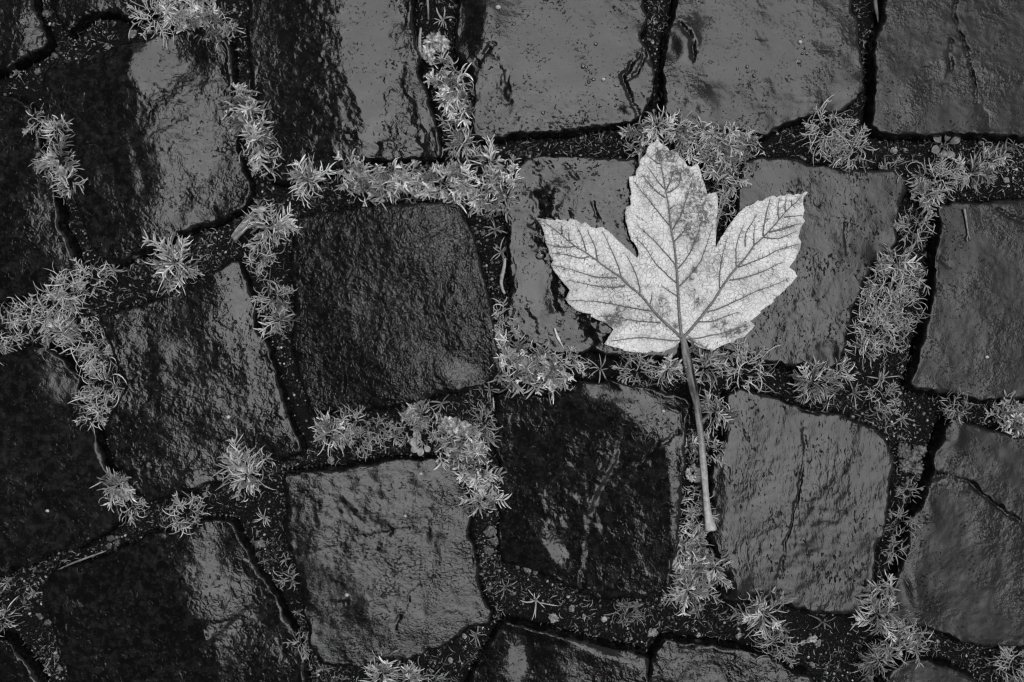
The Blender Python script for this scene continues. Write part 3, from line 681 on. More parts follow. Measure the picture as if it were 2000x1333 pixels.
M_VEIN = tone_material('leaf_vein', 0.45, 1.4, 0.3, 600.0)
def vein_z(x, y):
    x = np.asarray(x); y = np.asarray(y)
    return leaf_z(x, y, main_vein_dist(x, y)) + 0.18 * np.clip(side_vein_dist(x, y) / 2.5, 0, 1)
def add_vein(name, pix, w0, w1, tone, lift):
    p = dens([P(a_, b_, 3) for a_, b_ in pix], 0.7)
    wob = 0.12 if name == 'side_vein' else 0.06
    p = p + np.c_[wob * fbm(p[:, 0], p[:, 1], 2.5, 2, 91), wob * fbm(p[:, 0], p[:, 1], 2.5, 2, 92)] * 2
    z_ = vein_z(p[:, 0], p[:, 1]) + lift
    n = len(p); rad = np.linspace(w0, w1, n) * (1 + 0.25 * vnoise(np.arange(n) * 0.45, np.full(n, 0.3 + w0 * 7), 3))
    v_, q_, t_, tn = tube_mesh(name, np.c_[p[:, 0] - LX, p[:, 1] - LY, z_ - 3.0], rad, 6, tone, 0.7)
    link(name, mesh_np(name, v_, q_, t_, {'tone': tn}), M_VEIN, blade)
for nm, (pix, w) in V_MAIN.items(): add_vein('main_vein', pix, w / 8 * 1.2, 0.2, 0.15, 0.08)
for l in SIDE: add_vein('side_vein', l, 0.34, 0.13, 0.11, 0.04)
# fine spur veins that leave the side veins
spur_v, spur_q, spur_t, spur_n = [], [], [], []
cnt = 0
for l in SIDE + [V_MAIN[k_][0] for k_ in ('left', 'right', 'mid')]:
    p = dens([P(a_, b_, 3) for a_, b_ in l], 1.0)
    for k_ in range(2, len(p) - 1, 2):
        if rng.random() < 0.25: continue
        tn_ = p[k_ + 1] - p[k_ - 1]; a0 = math.atan2(tn_[1], tn_[0]) + rng.choice((-1, 1)) * rng.uniform(0.9, 1.5)
        L_ = rng.uniform(1.2, 3.4); q0 = p[k_]; pp = [q0]
        for s_ in range(4):
            a0 += rng.uniform(-0.4, 0.4); pp.append(pp[-1] + np.array([math.cos(a0), math.sin(a0)]) * L_ / 4)
        pp = np.array(pp); ok, _ = in_poly(pp[:, 0], pp[:, 1], outp)
        if not ok.all(): continue
        zz = vein_z(pp[:, 0], pp[:, 1]) - 0.02
        v_, q_, t_, n_ = tube_mesh('s', np.c_[pp[:, 0] - LX, pp[:, 1] - LY, zz - 3.0], np.linspace(0.2, 0.07, 5), 4, 0.15, 0.7)
        spur_v.append(v_); spur_q.append(q_ + cnt); spur_t.append(t_ + cnt); spur_n.append(n_); cnt += len(v_)
sp = link('veinlets', mesh_np('veinlets', np.vstack(spur_v), np.vstack(spur_q), np.vstack(spur_t), {'tone': np.concatenate(spur_n)}), M_VEIN, blade)
sp['kind'] = 'stuff'

# stalk: grooved, thicker at its cut foot
pet = [(1332,658,9.5),(1336,672,13),(1341,700,15),(1346,724,15.5),(1353,757,15),(1360,791,14),(1364,822,12.5),(1368,854,11.5),(1371,890,11.5),(1374,924,12),(1377,960,12.5),(1380,993,13.5),(1383,1015,16),(1386,1028,20),(1387,1036,20)]
pp = dens([(*P(a_, b_, 3.5), w_ * (1.08 + 0.09 * math.sin(b_ * 0.037) + 0.05 * math.sin(b_ * 0.11))) for a_, b_, w_ in pet], 0.9)
n = len(pp); zc = 3.0 + 1.4 * np.linspace(0, 1, n) ** 0.7 + 0.4 * np.sin(np.linspace(0, 3, n)); zc[-6:] -= np.linspace(0, 0.3, 6)
sides = 14; ang = np.linspace(0, 2 * math.pi, sides, endpoint=False)
tan = np.gradient(pp[:, :2], axis=0); tan /= np.linalg.norm(tan, axis=1)[:, None]; sd_ = np.c_[tan[:, 1], -tan[:, 0]]
prof = 1 - 0.22 * np.exp(-((ang - math.pi / 2) / 0.35) ** 2) - 0.08 * np.cos(ang * 5)
vv = np.zeros((n, sides, 3)); tt = np.zeros((n, sides))
for k_ in range(sides):
    rr = pp[:, 2] / 8 * prof[k_]
    vv[:, k_, :2] = pp[:, :2] + sd_ * (np.cos(ang[k_]) * rr)[:, None]; vv[:, k_, 2] = zc + np.sin(ang[k_]) * rr * 0.8
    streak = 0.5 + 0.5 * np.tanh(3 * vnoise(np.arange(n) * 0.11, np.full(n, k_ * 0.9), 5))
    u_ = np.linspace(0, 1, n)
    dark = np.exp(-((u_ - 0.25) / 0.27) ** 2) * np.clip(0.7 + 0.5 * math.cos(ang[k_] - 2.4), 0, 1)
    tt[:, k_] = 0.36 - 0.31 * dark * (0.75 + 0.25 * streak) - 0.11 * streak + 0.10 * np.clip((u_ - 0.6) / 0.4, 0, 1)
vv[:, :, 0] -= LX; vv[:, :, 1] -= LY; vv[:, :, 2] -= 3.0
i0 = np.arange(n * sides).reshape(n, sides)
qd = np.stack([i0[:-1], i0[1:], np.roll(i0[1:], -1, 1), np.roll(i0[:-1], -1, 1)], -1).reshape(-1, 4)
ve = np.vstack([vv.reshape(-1, 3), vv[-1].mean(0) - [0, 0.0, 0.1], vv[0].mean(0)])
tr = [(n * sides, i0[-1][(k_ + 1) % sides], i0[-1][k_]) for k_ in range(sides)]
M_STALK = tone_material('leaf_stalk', 0.38, 1.42, 0.22, 500.0, bump=0.0002)
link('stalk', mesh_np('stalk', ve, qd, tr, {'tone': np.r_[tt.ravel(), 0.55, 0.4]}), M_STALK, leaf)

# ------------------------------------------------------------------ weeds in the joints
class Geo:
    def __init__(s): s.v = []; s.f = []; s.t = []
    def strip(s, p, az, el, L, w, droop, bend, tone, tip, n=5):
        """a folded lance-shaped leaf"""
        b0 = len(s.v); x, y, z = p; st = L / n; w *= 0.56
        prof = (0.55, 0.92, 1.0, 0.9, 0.62, 0.08) if n == 5 else (0.6, 1.0, 0.7, 0.08)
        for k in range(n + 1):
            hw = w * 0.5 * prof[k]; sx, sy = -math.sin(az), math.cos(az)
            u = k / n; tn = tone * (0.8 + 0.25 * u) + (tip - tone) * u ** 3
            fold = hw * 0.8
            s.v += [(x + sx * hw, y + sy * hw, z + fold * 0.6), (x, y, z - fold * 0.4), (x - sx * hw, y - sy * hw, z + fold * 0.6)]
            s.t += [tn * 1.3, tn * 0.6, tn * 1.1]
            x += math.cos(az) * math.cos(el) * st; y += math.sin(az) * math.cos(el) * st; z += math.sin(el) * st
            el -= droop / n; az += bend / n
        for k in range(n):
            a = b0 + 3 * k
            s.f += [(a, a + 1, a + 4, a + 3), (a + 1, a + 2, a + 5, a + 4)]
    def tube(s, pts, r0, r1, tone):
        v, q_, t_, tn = tube_mesh('t', pts, np.linspace(r0, r1, len(pts)), 4, tone)
        b0 = len(s.v); s.v += [tuple(a) for a in v]; s.t += list(tn); s.f += [tuple(int(i) + b0 for i in f) for f in q_]
    def mesh(s, name, off):
        return mesh_np(name, np.array(s.v) - np.array(off), np.array(s.f), None, {'tone': s.t})

def shoot(F, T, p, az, length, el, leafL, leafW, tone, curl, bud=True, rg=rng):
    """stem with paired leaves and a pale bud of short leaves at its tip"""
    n = max(2, int(length / 1.5)); x, y, z = p; pts = [(x, y, z)]; a = az
    for k in range(n):
        st = length / n
        x += math.cos(a) * math.cos(el) * st; y += math.sin(a) * math.cos(el) * st; z += math.sin(el) * st
        a += rg.uniform(-0.25, 0.25); el = el * 0.85 + rg.uniform(-0.05, 0.08); pts.append((x, y, z))
        for sgn in (-1, 1):
            if rg.random() < 0.15: continue
            ll = leafL * rg.uniform(0.6, 1.1)
            F.strip((x, y, z), a + sgn * rg.uniform(0.45, 1.25), rg.uniform(-0.1, 0.7), ll, leafW * rg.uniform(0.75, 1.15),
                    rg.uniform(0.0, 1.1), sgn * rg.uniform(-1, 0.6) * curl, tone * rg.uniform(0.45, 1.3), tone * rg.uniform(0.7, 2.2))
    T.tube(pts, 0.28, 0.2, tone * 1.35)
    if bud:
        m = rg.randint(4, 7)
        for k in range(m):
            F.strip((x, y, z), a + rg.uniform(-1.0, 1.0), rg.uniform(0.1, 1.0), leafL * rg.uniform(0.35, 0.6), leafW * rg.uniform(0.6, 0.9),
                    rg.uniform(-0.3, 0.5), rg.uniform(-0.4, 0.4), tone * rg.uniform(1.1, 1.7), min(0.75, tone * rg.uniform(1.6, 2.5)), 3)

TUFTS = []
def tuft(px, py, r, style, label, group, tone=0.24, n=None):
    rg = random.Random(int(px * 7 + py * 13 + r))
    zc = -4.0; x, y = P(px, py, zc); zs = soil_at(x, y)
    if zs < -13: zs = -9.0
    z0 = max(zs, -11.0); rm = r / 4.0
    gap = float(lookup(SDF, np.array([x]), np.array([y]))[0])     # in a tight gap the plant stands on the stone shoulders
    up = 1.8 if style == 'star' else 2.6 + max(0.0, min(3.5, (rm * 0.8 - gap) * 0.6))
    zb, z0 = z0, z0 + up
    F, T = Geo(), Geo()
    rm *= 1.15
    def scatter(k_, rr_):
        for k in range(k_):
            a = rg.uniform(0, 2 * math.pi); rad = rr_ * math.sqrt(rg.random())
            F.strip((x + math.cos(a) * rad, y + math.sin(a) * rad, z0 + rg.uniform(1, 8)), rg.uniform(0, 6.28), rg.uniform(-0.3, 0.9), rg.uniform(2.5, 7.5), rg.uniform(0.45, 1.0), rg.uniform(-0.4, 1.6), rg.uniform(-2.2, 2.2), tone * rg.choice((0.35, 0.6, 0.9, 1.3, 2.0)), tone * rg.uniform(0.8, 2.4))
    ex = rg.uniform(0, 3.14); sq = rg.uniform(0.6, 0.9)
    if style == 'mat':
        for k in range(n or max(10, int(rm * rm * 0.32))):
            a = rg.uniform(0, 2 * math.pi); rad = rm * 0.85 * math.sqrt(rg.random())
            shoot(F, T, (x + math.cos(a) * rad, y + math.sin(a) * rad, z0 + rg.uniform(0.5, 6.0)), rg.uniform(0, 6.28), rg.uniform(1.5, 0.6 * rm + 1.5), rg.uniform(0.1, 1.3), rg.uniform(3.0, 7.4), rg.uniform(0.9, 1.7), tone * rg.choice((0.3, 0.65, 1.1, 1.8)), 1.2, rg.random() < 0.6, rg)
        scatter(int(rm * 4.0), rm)
    elif style == 'tuft':
        m = n or max(9, int(rm * 1.5))
        for k in range(m):
            a = ex + rg.choice((0, 0, math.pi)) + rg.gauss(0, 0.95); ln = rg.choice((0.2, 0.35, 0.5, 0.75)) * (1 if rg.random() < 0.8 else 1.4)
            o_ = rm * rg.uniform(0, 0.45)
            shoot(F, T, (x + math.cos(a) * o_, y + math.sin(a) * o_ * sq, z0 + rg.uniform(1, 6)), a + rg.uniform(-0.9, 0.9), ln * rm, rg.uniform(0.05, 1.2), min(0.66 * rm, rg.uniform(3.6, 8.0)), rg.uniform(0.8, 1.6), tone * rg.choice((0.35, 0.7, 1.1, 1.8)), 1.1, rg.random() < 0.7, rg)
        for k in range(int(m * 2.4)):
            a = rg.uniform(0, 2 * math.pi); rad = rm * 0.45 * rg.random()
            F.strip((x + math.cos(a) * rad, y + math.sin(a) * rad, z0 + rg.uniform(2, 7)), a + rg.uniform(-1.2, 1.2), rg.uniform(-0.1, 1.2), rg.uniform(0.3, 1.0) * rm, rg.uniform(0.55, 1.3), rg.uniform(0.0, 1.7), rg.uniform(-1.5, 1.5), tone * rg.choice((0.25, 0.6, 1.0, 1.8)), tone * rg.uniform(1.0, 2.4))
        scatter(int(rm * 2.2), rm)
    elif style == 'string':
        m = n or max(18, int(rm * 4.6))
        for k in range(m):
            a = rg.uniform(0, 2 * math.pi); rad = rm * 0.75 * math.sqrt(rg.random())
            F.strip((x + math.cos(a) * rad, y + math.sin(a) * rad, z0 + rg.uniform(1.5, 7)), a + rg.uniform(-2.0, 2.0), rg.uniform(-0.1, 1.0), rg.uniform(0.4, 1.3) * max(rm, 6.5), rg.uniform(0.45, 1.0), rg.uniform(0.0, 1.7), rg.uniform(-2.8, 2.8), tone * rg.choice((0.25, 0.6, 1.1, 2.0)), tone * rg.uniform(1.0, 2.4))
        for k in range(max(3, m // 5)):
            a = rg.uniform(0, 2 * math.pi)
            shoot(F, T, (x + math.cos(a) * rm * 0.3, y + math.sin(a) * rm * 0.3, z0 + rg.uniform(2, 6)), a + rg.uniform(-0.8, 0.8), rg.uniform(0.35, 1.0) * rm, rg.uniform(0.1, 0.7), rg.uniform(2.6, 5.0), 0.9, tone * 1.1, 1.5, True, rg)
        scatter(int(rm * 1.8), rm)
    else:   # star: one flat rosette
        m = n or rg.randint(9, 13)
        for k in range(m):
            a = 2 * math.pi * (k + rg.uniform(-0.8, 0.8)) / m
            F.strip((x + rg.uniform(-0.6, 0.6), y + rg.uniform(-0.6, 0.6), z0 + 2.2), a, rg.uniform(0.0, 1.0), rm * rg.uniform(0.4, 1.15), rg.uniform(0.7, 1.2), rg.uniform(0.0, 1.4), rg.uniform(-1.0, 1.0), tone * rg.uniform(0.75, 1.2), tone * 1.6)
        T.tube([(x, y, z0 - 0.5), (x, y, z0 + 1.2), (x, y, z0 + 2.3)], 0.35, 0.3, tone)
    T.tube([(x, y, zb - 0.5), (x + 0.2, y, zb + up * 0.5 + 0.5), (x, y, z0 + 2.5)], 0.45, 0.3, tone)
    o = bpy.data.objects.new('weed_tuft', None); o.location = (x / 1000, y / 1000, z0 / 1000); col.objects.link(o)
    tag(o, label, 'weed', group)
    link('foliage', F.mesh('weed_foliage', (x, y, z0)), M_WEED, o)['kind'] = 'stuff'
    if T.v: link('stems', T.mesh('weed_stems', (x, y, z0)), M_STEM, o)['kind'] = 'stuff'
    return o

ORD = ['first', 'second', 'third', 'fourth', 'fifth', 'sixth', 'seventh', 'eighth', 'ninth', 'tenth', 'eleventh', 'twelfth', 'thirteenth', 'fourteenth']
def site(phrase, axis, items, group=None, word='weed tuft', tone=0.24):
    """tufts of one joint, told apart by their order along it"""
    k = 0 if axis == 'left' else 1
    items = sorted(items, key=lambda t: t[k])
    for i, it in enumerate(items):
        px_, py_, r, style = it[:4]; tn = it[4] if len(it) > 4 else tone
        lab = phrase if len(items) == 1 else '%s %s from the %s %s' % (ORD[i], word, axis, phrase)
        tuft(px_, py_, r, style, lab, group or ('weeds ' + phrase if len(items) > 1 else 'weeds growing alone in the joints'), tn)

site('in the mat above the dark square cobble', 'left', [(688,345,30,'mat'),(730,365,32,'mat'),(768,352,30,'mat',0.27),(808,362,30,'mat'),(846,345,30,'mat'),(884,364,34,'mat'),(925,378,32,'mat'),(962,385,30,'mat'),(985,350,28,'mat',0.27),(955,318,30,'tuft')])
site('star-shaped weed tuft left of the dense mat above the dark square cobble', 'left', [(606,356,36,'tuft')])
site('thin-leaved star weed at the top of the joint left of the looped-crack cobble', 'left', [(866,40,24,'star')])
site('in the joint left of the looped-crack cobble', 'top', [(870,148,30,'mat'),(890,182,30,'mat'),(893,228,28,'mat'),(905,285,36,'tuft')])
site('in the long bright mat at the top left edge', 'left', [(312,40,38,'string'),(352,26,40,'mat',0.28),(395,28,38,'mat',0.28),(438,58,26,'mat',0.2)], tone=0.26)
site('tiny star weed in the joint below the top left corner cobble', 'left', [(33,142,13,'star',0.14)])
site('between the two upper left cobbles', 'top', [(84,240,24,'string',0.18),(120,262,28,'tuft',0.26),(128,318,42,'tuft',0.25),(140,362,30,'tuft',0.25)])
site('between the banded and the half black cobble', 'top', [(480,205,28,'mat'),(494,245,36,'mat'),(508,280,34,'tuft'),(522,318,26,'string')], tone=0.23)
site('bushy bright weed tuft beside the maple seed', 'left', [(528,446,48,'tuft',0.27)])
site('small weed sprig trailing below the bushy tuft beside the maple seed', 'left', [(508,505,24,'string',0.2)])
site('bushy weed tuft above the mottled cobble in the slanting joint', 'left', [(346,516,50,'tuft',0.26)])
site('between the mottled and the dark square cobble', 'top', [(540,580,30,'string',0.19),(548,626,28,'tuft',0.2)])
site('in the curly mass at the left edge crossing', 'left', [(14,650,40,'string'),(60,610,28,'string'),(112,600,36,'string'),(142,572,36,'string'),(184,545,30,'string'),(128,650,38,'tuft'),(170,660,36,'string'),(196,690,32,'string'),(222,528,22,'star')], tone=0.23)
site('in the curly strand left of the mottled cobble', 'top', [(212,752,34,'string'),(194,785,26,'string'),(190,812,22,'string')], tone=0.23)
site('at the lower left corner of the mottled cobble', 'top', [(243,945,32,'tuft'),(258,985,28,'string')], tone=0.22)
site('small curled weed tuft between the mottled cobble and the lower black cobble', 'left', [(371,1003,34,'string',0.22)])
site('bright leafy weed tuft at the lower right corner of the mottled cobble', 'left', [(488,925,46,'tuft',0.26)])
site('pale upright bud cluster above the leafy tuft of the mottled cobble', 'left', [(470,888,20,'mat',0.38)])
site('lone star weed left of the rippled grey cobble', 'left', [(516,1012,20,'star',0.24)])
site('in the bottom left joint at the edge', 'top', [(14,1138,16,'star',0.17),(66,1160,16,'star',0.2),(10,1208,24,'string',0.2)])
site('in the gritty joint left of the rippled grey cobble', 'top', [(558,1094,14,'star',0.15),(566,1124,14,'string',0.16),(582,1196,16,'star',0.17),(596,1246,20,'string',0.15)])
site('tiny star weed below the lower left corner of the rippled cobble', 'left', [(630,1304,16,'star',0.17)])
site('along the bottom edge under the rippled grey cobble', 'left', [(750,1310,38,'tuft',0.22),(800,1322,28,'tuft',0.2),(850,1326,18,'string',0.16)])
site('flat star weed at the lower right corner of the rippled cobble', 'left', [(930,1240,22,'star',0.15)])
site('in the wide joint below the dark square cobble', 'left', [(648,843,36,'tuft',0.24),(690,824,26,'string',0.2),(738,842,22,'string',0.15),(770,852,22,'star',0.19),(824,808,28,'tuft',0.19),(862,788,26,'star',0.17),(850,832,20,'string',0.17),(872,876,26,'mat',0.22),(925,868,28,'mat',0.22)])
site('in the upright joint right of the rippled grey cobble', 'top', [(922,905,30,'mat'),(942,936,30,'mat'),(936,978,32,'tuft')], tone=0.25)
site('in the narrow gap right of the dark square cobble', 'top', [(966,450,22,'star',0.15),(980,492,26,'star',0.18),(984,610,16,'string',0.2),(986,652,20,'string',0.24)])
site('in the mat right below the dark square cobble', 'left', [(992,690,26,'mat'),(1004,728,32,'mat',0.27),(1030,705,30,'mat'),(1056,722,32,'mat'),(1086,738,30,'mat'),(1108,712,28,'string')])
site('dark thin star weed below the right corner of the dark square cobble', 'left', [(958,762,22,'star',0.15)])
site('in the joint below the left lobe of the leaf', 'left', [(1172,722,32,'star',0.22),(1240,724,32,'string',0.2),(1300,722,30,'tuft',0.22)])
site('in the joint right of the leaf stalk', 'left', [(1376,718,40,'tuft',0.2),(1455,722,40,'string',0.22),(1582,748,42,'tuft',0.22),(1632,728,22,'string',0.24),(1668,768,22,'star',0.13)])
site('in the crossing of joints below the right lobe', 'top', [(1720,742,34,'star',0.22),(1718,780,26,'string',0.17),(1762,818,24,'star',0.18)])
site('beside the leaf stalk', 'top', [(1394,802,34,'tuft',0.2),(1342,868,26,'tuft',0.23),(1384,880,24,'string',0.2),(1352,975,26,'string',0.2),(1358,1014,26,'string',0.22)])
site('in the clump below the foot of the leaf stalk', 'top', [(1340,1062,30,'mat',0.23),(1348,1100,34,'mat',0.24),(1392,1108,32,'tuft',0.24),(1340,1150,48,'tuft',0.24)])
site('bushy weed tuft under the upright-rippled cobble', 'left', [(1486,1196,44,'tuft',0.21)])
site('small dark curly weed below the bushy tuft under the upright-rippled cobble', 'left', [(1512,1256,30,'string',0.15)])
site('dull thin star weed under the middle of the upright-rippled cobble', 'left', [(1606,1216,26,'star',0.1)])
site('in the clump at the lower right crossing', 'top', [(1712,1148,24,'mat',0.17),(1708,1195,38,'tuft',0.2),(1752,1238,32,'mat',0.15),(1780,1252,26,'string',0.15),(1712,1285,36,'tuft',0.12)])
site('thin pale weed tuft in the bottom right corner', 'left', [(1978,1296,42,'string',0.2)])
site('in the gap left of the large dark grey cobble', 'top', [(1768,958,18,'string',0.13),(1755,1020,22,'string',0.13),(1748,1075,22,'string',0.13)])
site('at the right edge above the large dark grey cobble', 'left', [(1858,792,24,'string',0.13),(1955,800,24,'mat',0.19),(1985,815,30,'mat',0.21)])
site('in the right hand joint beside the pitted cobble', 'top', [(1740,516,34,'tuft',0.2),(1728,560,40,'string',0.22),(1712,590,34,'string',0.2),(1765,604,34,'string',0.17),(1700,640,38,'string',0.23),(1733,644,34,'string',0.18),(1684,682,24,'string',0.18),(1778,540,24,'tuft',0.19)])
site('sparse weed sprig between pitted cobble and matte right cobble', 'left', [(1780,448,30,'string',0.17)])
site('in the pair right of the pitted cobble corner', 'left', [(1806,380,32,'tuft',0.21),(1826,356,36,'string',0.21)])
site('in the spread leafy weed above the right matte cobble', 'left', [(1894,342,34,'tuft',0.18),(1924,318,30,'tuft',0.2)])
site('dark tiny weed at the upper right edge', 'left', [(1978,288,22,'star',0.09)])
site('under the drop-dotted cobble at its right end', 'left', [(1608,256,40,'string',0.21),(1656,296,32,'string',0.2),(1628,300,26,'string',0.18)])
site('in the mat behind the top lobe of the leaf', 'left', [(1246,278,30,'mat',0.23),(1282,248,32,'tuft',0.24),(1318,262,34,'tuft',0.22),(1350,288,32,'mat',0.2),(1385,282,34,'mat',0.22),(1420,288,34,'mat',0.22),(1454,284,30,'tuft',0.24),(1404,326,30,'mat',0.2),(1424,352,28,'mat',0.18),(1412,412,24,'string',0.2)])
site('small dull weed right of the weed under the drop-dotted cobble', 'left', [(1738,330,18,'string',0.14)])

site('bright star weed in the joint below the black split cobble', 'left', [(1046,1172,42,'star',0.3)])
site('dim small star weed below the left corner of the black split cobble', 'left', [(988,1146,28,'star',0.13)])
site('low dull sprig in the gritty joint left of the pale lichen lump', 'left', [(800,838,24,'string',0.15)])
site('small dull sprigs right of the pale lichen lump', 'left', [(944,826,22,'string',0.15)])
site('low thready weed in the joint above the left end of the rippled cobble', 'left', [(705,862,24,'string',0.14)])
site('low dull weed in the bottom joint right of the bright star weed', 'left', [(1225,1196,24,'string',0.1)])

# ------------------------------------------------------------------ seedlings with oval leaves
def oval_leaf(L, W, tone):
    n = 7; v = []; f = []; tn = []
    prof = [0.18, 0.55, 0.88, 1.0, 0.92, 0.62, 0.06]
    for k in range(n):
        u = k / (n - 1)
        for j, sx in enumerate((-1, -0.5, 0, 0.5, 1)):
            v.append((u * L, sx * W / 2 * prof[k], 0.5 * math.sin(u * 3) + 0.18 * W * abs(sx) ** 2 * prof[k])); tn.append(tone * (0.85 if sx == 0 else 1.0))
    for k in range(n - 1):
        for j in range(4):
            a = k * 5 + j; f.append((a, a + 5, a + 6, a + 1))
    return np.array(v), f, tn
def seedling(px, py, leaves, label, tone):
    x, y = P(px, py, -5); z = max(soil_at(x, y), -10.5) + 2.5
    o = bpy.data.objects.new('seedling', None); o.location = (x / 1000, y / 1000, z / 1000); col.objects.link(o)
    tag(o, label, 'seedling', 'oval-leaved seedlings')
    for az, off, L, W, tk in leaves:
        v, f, tn = oval_leaf(L, W, tone * tk)
        a = R(az); el = rng.uniform(0.05, 0.3)
        v2 = np.c_[v[:, 0] * math.cos(el) + off, v[:, 1], v[:, 2] + v[:, 0] * math.sin(el)]
        v3 = np.c_[v2[:, 0] * math.cos(a) - v2[:, 1] * math.sin(a), v2[:, 0] * math.sin(a) + v2[:, 1] * math.cos(a), v2[:, 2]]
        lf = link('leaf', mesh_np('seedling_leaf', v3, f, None, {'tone': tn}), M_WEED, o)
        so_ = lf.modifiers.new('thickness', 'SOLIDIFY'); so_.thickness = 0.0003
        sv, sq, stt, sn_ = tube_mesh('st', [(0, 0, -2), (off * 0.5 * math.cos(a), off * 0.5 * math.sin(a), -0.4), (off * math.cos(a), off * math.sin(a), 0.1)], [0.3, 0.28, 0.25], 5, tone)
        link('leaf_stalk', mesh_np('leaf_stalk', sv, sq, stt, {'tone': sn_}), M_STEM, lf)
seedling(1846, 284, [(140,2.5,5.2,4.0,1.1),(205,2.5,5.5,4.2,1.1),(262,2.0,4.4,3.0,1.0),(300,3.0,5.4,3.8,1.0),(25,2.5,5.6,3.8,0.8),(75,2.0,4.5,3.0,0.7)], 'oval-leaved seedling in the joint below the matte grey top right cobble', 0.105)
seedling(826, 866, [(170,1.5,5.6,4.4,1.0),(125,2,5.5,3.8,0.95),(215,2.5,4.6,3.6,0.9),(255,2,4.6,3.4,0.9),(310,1.5,4.0,3.0,0.8)], 'oval-leaved seedling above the rippled grey cobble beside the pale lichen lump', 0.24)

# ------------------------------------------------------------------ winged maple seed
sx, sy = P(507, 412, 0); msd = bpy.data.objects.new('maple_seed', None); msd.location = (sx / 1000, sy / 1000, -0.003); col.objects.link(msd)
tag(msd, 'pale winged maple seed leaning against the bushy weed tuft', 'seed')
edge1 = [(497,413),(484,424),(470,438),(458,451),(449,464),(448,470)]; edge2 = [(500,421),(492,434),(483,447),(474,456),(466,463),(457,473)]
v, f, tn = [], [], []
e1 = dens([P(a_, b_, 0) for a_, b_ in edge1], 0.7)[:24]; e2 = dens([P(a_, b_, 0) for a_, b_ in edge2], 0.7)
m = 22
def res(e, m): 
    L_ = np.r_[0, np.cumsum(np.linalg.norm(np.diff(e, axis=0), axis=1))]; s_ = np.linspace(0, L_[-1], m); return np.c_[np.interp(s_, L_, e[:, 0]), np.interp(s_, L_, e[:, 1])]
e1, e2 = res(e1, m), res(e2, m)
for k_ in range(m):
    for j in range(7):
        u_ = j / 6; p_ = e1[k_] * (1 - u_) + e2[k_] * u_
        v.append((p_[0] - sx, p_[1] - sy, 5.5 - 3.5 * k_ / m - 1.5 * u_ * u_ + 0.12 * math.sin(j * 2.6 + k_ * 0.5))); tn.append(0.36 if j == 0 else 0.20 + 0.07 * math.sin(j * 1.9 + k_ * 0.35))
for k_ in range(m - 1):
    for j in range(6):
        a_ = k_ * 7 + j; f.append((a_, a_ + 1, a_ + 8, a_ + 7))
w_ = link('wing', mesh_np('seed_wing', v, f, None, {'tone': tn}), M_SEED, msd); so_ = w_.modifiers.new('thickness', 'SOLIDIFY'); so_.thickness = 0.00025
def lump(rx, ry, rz, seed, sub=18, amp=0.25, wl_=1.2, tone=0.4, var=0.3):
    th = np.linspace(0, math.pi, sub); ph = np.linspace(0, 2 * math.pi, sub * 2, endpoint=False)
    T_, P_ = np.meshgrid(th, ph, indexing='ij')
    d_ = np.stack([np.sin(T_) * np.cos(P_), np.sin(T_) * np.sin(P_), np.cos(T_)], -1).reshape(-1, 3)
    nz_ = fbm(d_[:, 0] * 1.7 + d_[:, 2], d_[:, 1] * 1.7 - d_[:, 2] * 0.8, wl_, 3, seed)
    v_ = d_ * (1 + amp * nz_)[:, None] * np.array([rx, ry, rz])
    s2 = sub * 2; i_ = np.arange(sub * s2).reshape(sub, s2)
    q_ = np.stack([i_[:-1], i_[1:], np.roll(i_[1:], -1, 1), np.roll(i_[:-1], -1, 1)], -1).reshape(-1, 4)
    t2 = tone * (1 + var * fbm(d_[:, 0] * 2, d_[:, 1] * 2 + d_[:, 2], 0.9, 2, seed + 3) * 2)
    return v_, q_, np.clip(t2, 0.01, 0.85)
v, q_, tn = lump(2.9, 1.7, 1.3, 5, 14, 0.15, 1.5, 0.3)
a_ = R(15); v = np.c_[v[:, 0] * math.cos(a_) - v[:, 1] * math.sin(a_) + 1.2, v[:, 0] * math.sin(a_) + v[:, 1] * math.cos(a_) + 0.2, v[:, 2] + 5.2]
link('nutlet', mesh_np('seed_nutlet', v, q_, None, {'tone': tn}), M_SEED, msd)

# ------------------------------------------------------------------ lichen lumps
def clump(name, label, cat, lumps, tone, mat=M_LICHEN):
    x, y = P(lumps[0][0], lumps[0][1], -5); z = max(soil_at(x, y), -11)
    vs, qs, ts, c_ = [], [], [], 0
    for k_, (px_, py_, rx, ry, rot, h_) in enumerate(lumps):
        X, Y = P(px_, py_, -5); v, q_, t_ = lump(rx / 4, ry / 4, h_ * 0.55, k_ * 7 + int(px_), 22, 1.0, 0.55, tone, 0.8)
        a_ = R(rot); v = np.c_[v[:, 0] * math.cos(a_) - v[:, 1] * math.sin(a_) + X - x, v[:, 0] * math.sin(a_) + v[:, 1] * math.cos(a_) + Y - y, v[:, 2] + 2.5]
        vs.append(v); qs.append(q_ + c_); ts.append(t_); c_ += len(v)
    o = link(name, mesh_np(name, np.vstack(vs), np.vstack(qs), None, {'tone': np.concatenate(ts)}), mat, None, (x, y, z))
    tag(o, label, cat); return o
clump('lichen_lump', 'pale crusty lichen lump in the joint left of the looped-crack cobble', 'lichen', [(848,82,17,15,0,2.0),(862,86,14,16,20,2.2),(836,100,11,15,0,1.8),(842,118,8,8,0,1.4)], 0.36)
clump('lichen_lump', 'big mottled pale lichen lump in the joint below the dark square cobble', 'lichen', [(874,830,17,14,-25,3.0),(888,836,15,17,-10,3.0),(905,836,14,12,-35,2.6),(912,846,9,8,0,2.0)], 0.40)
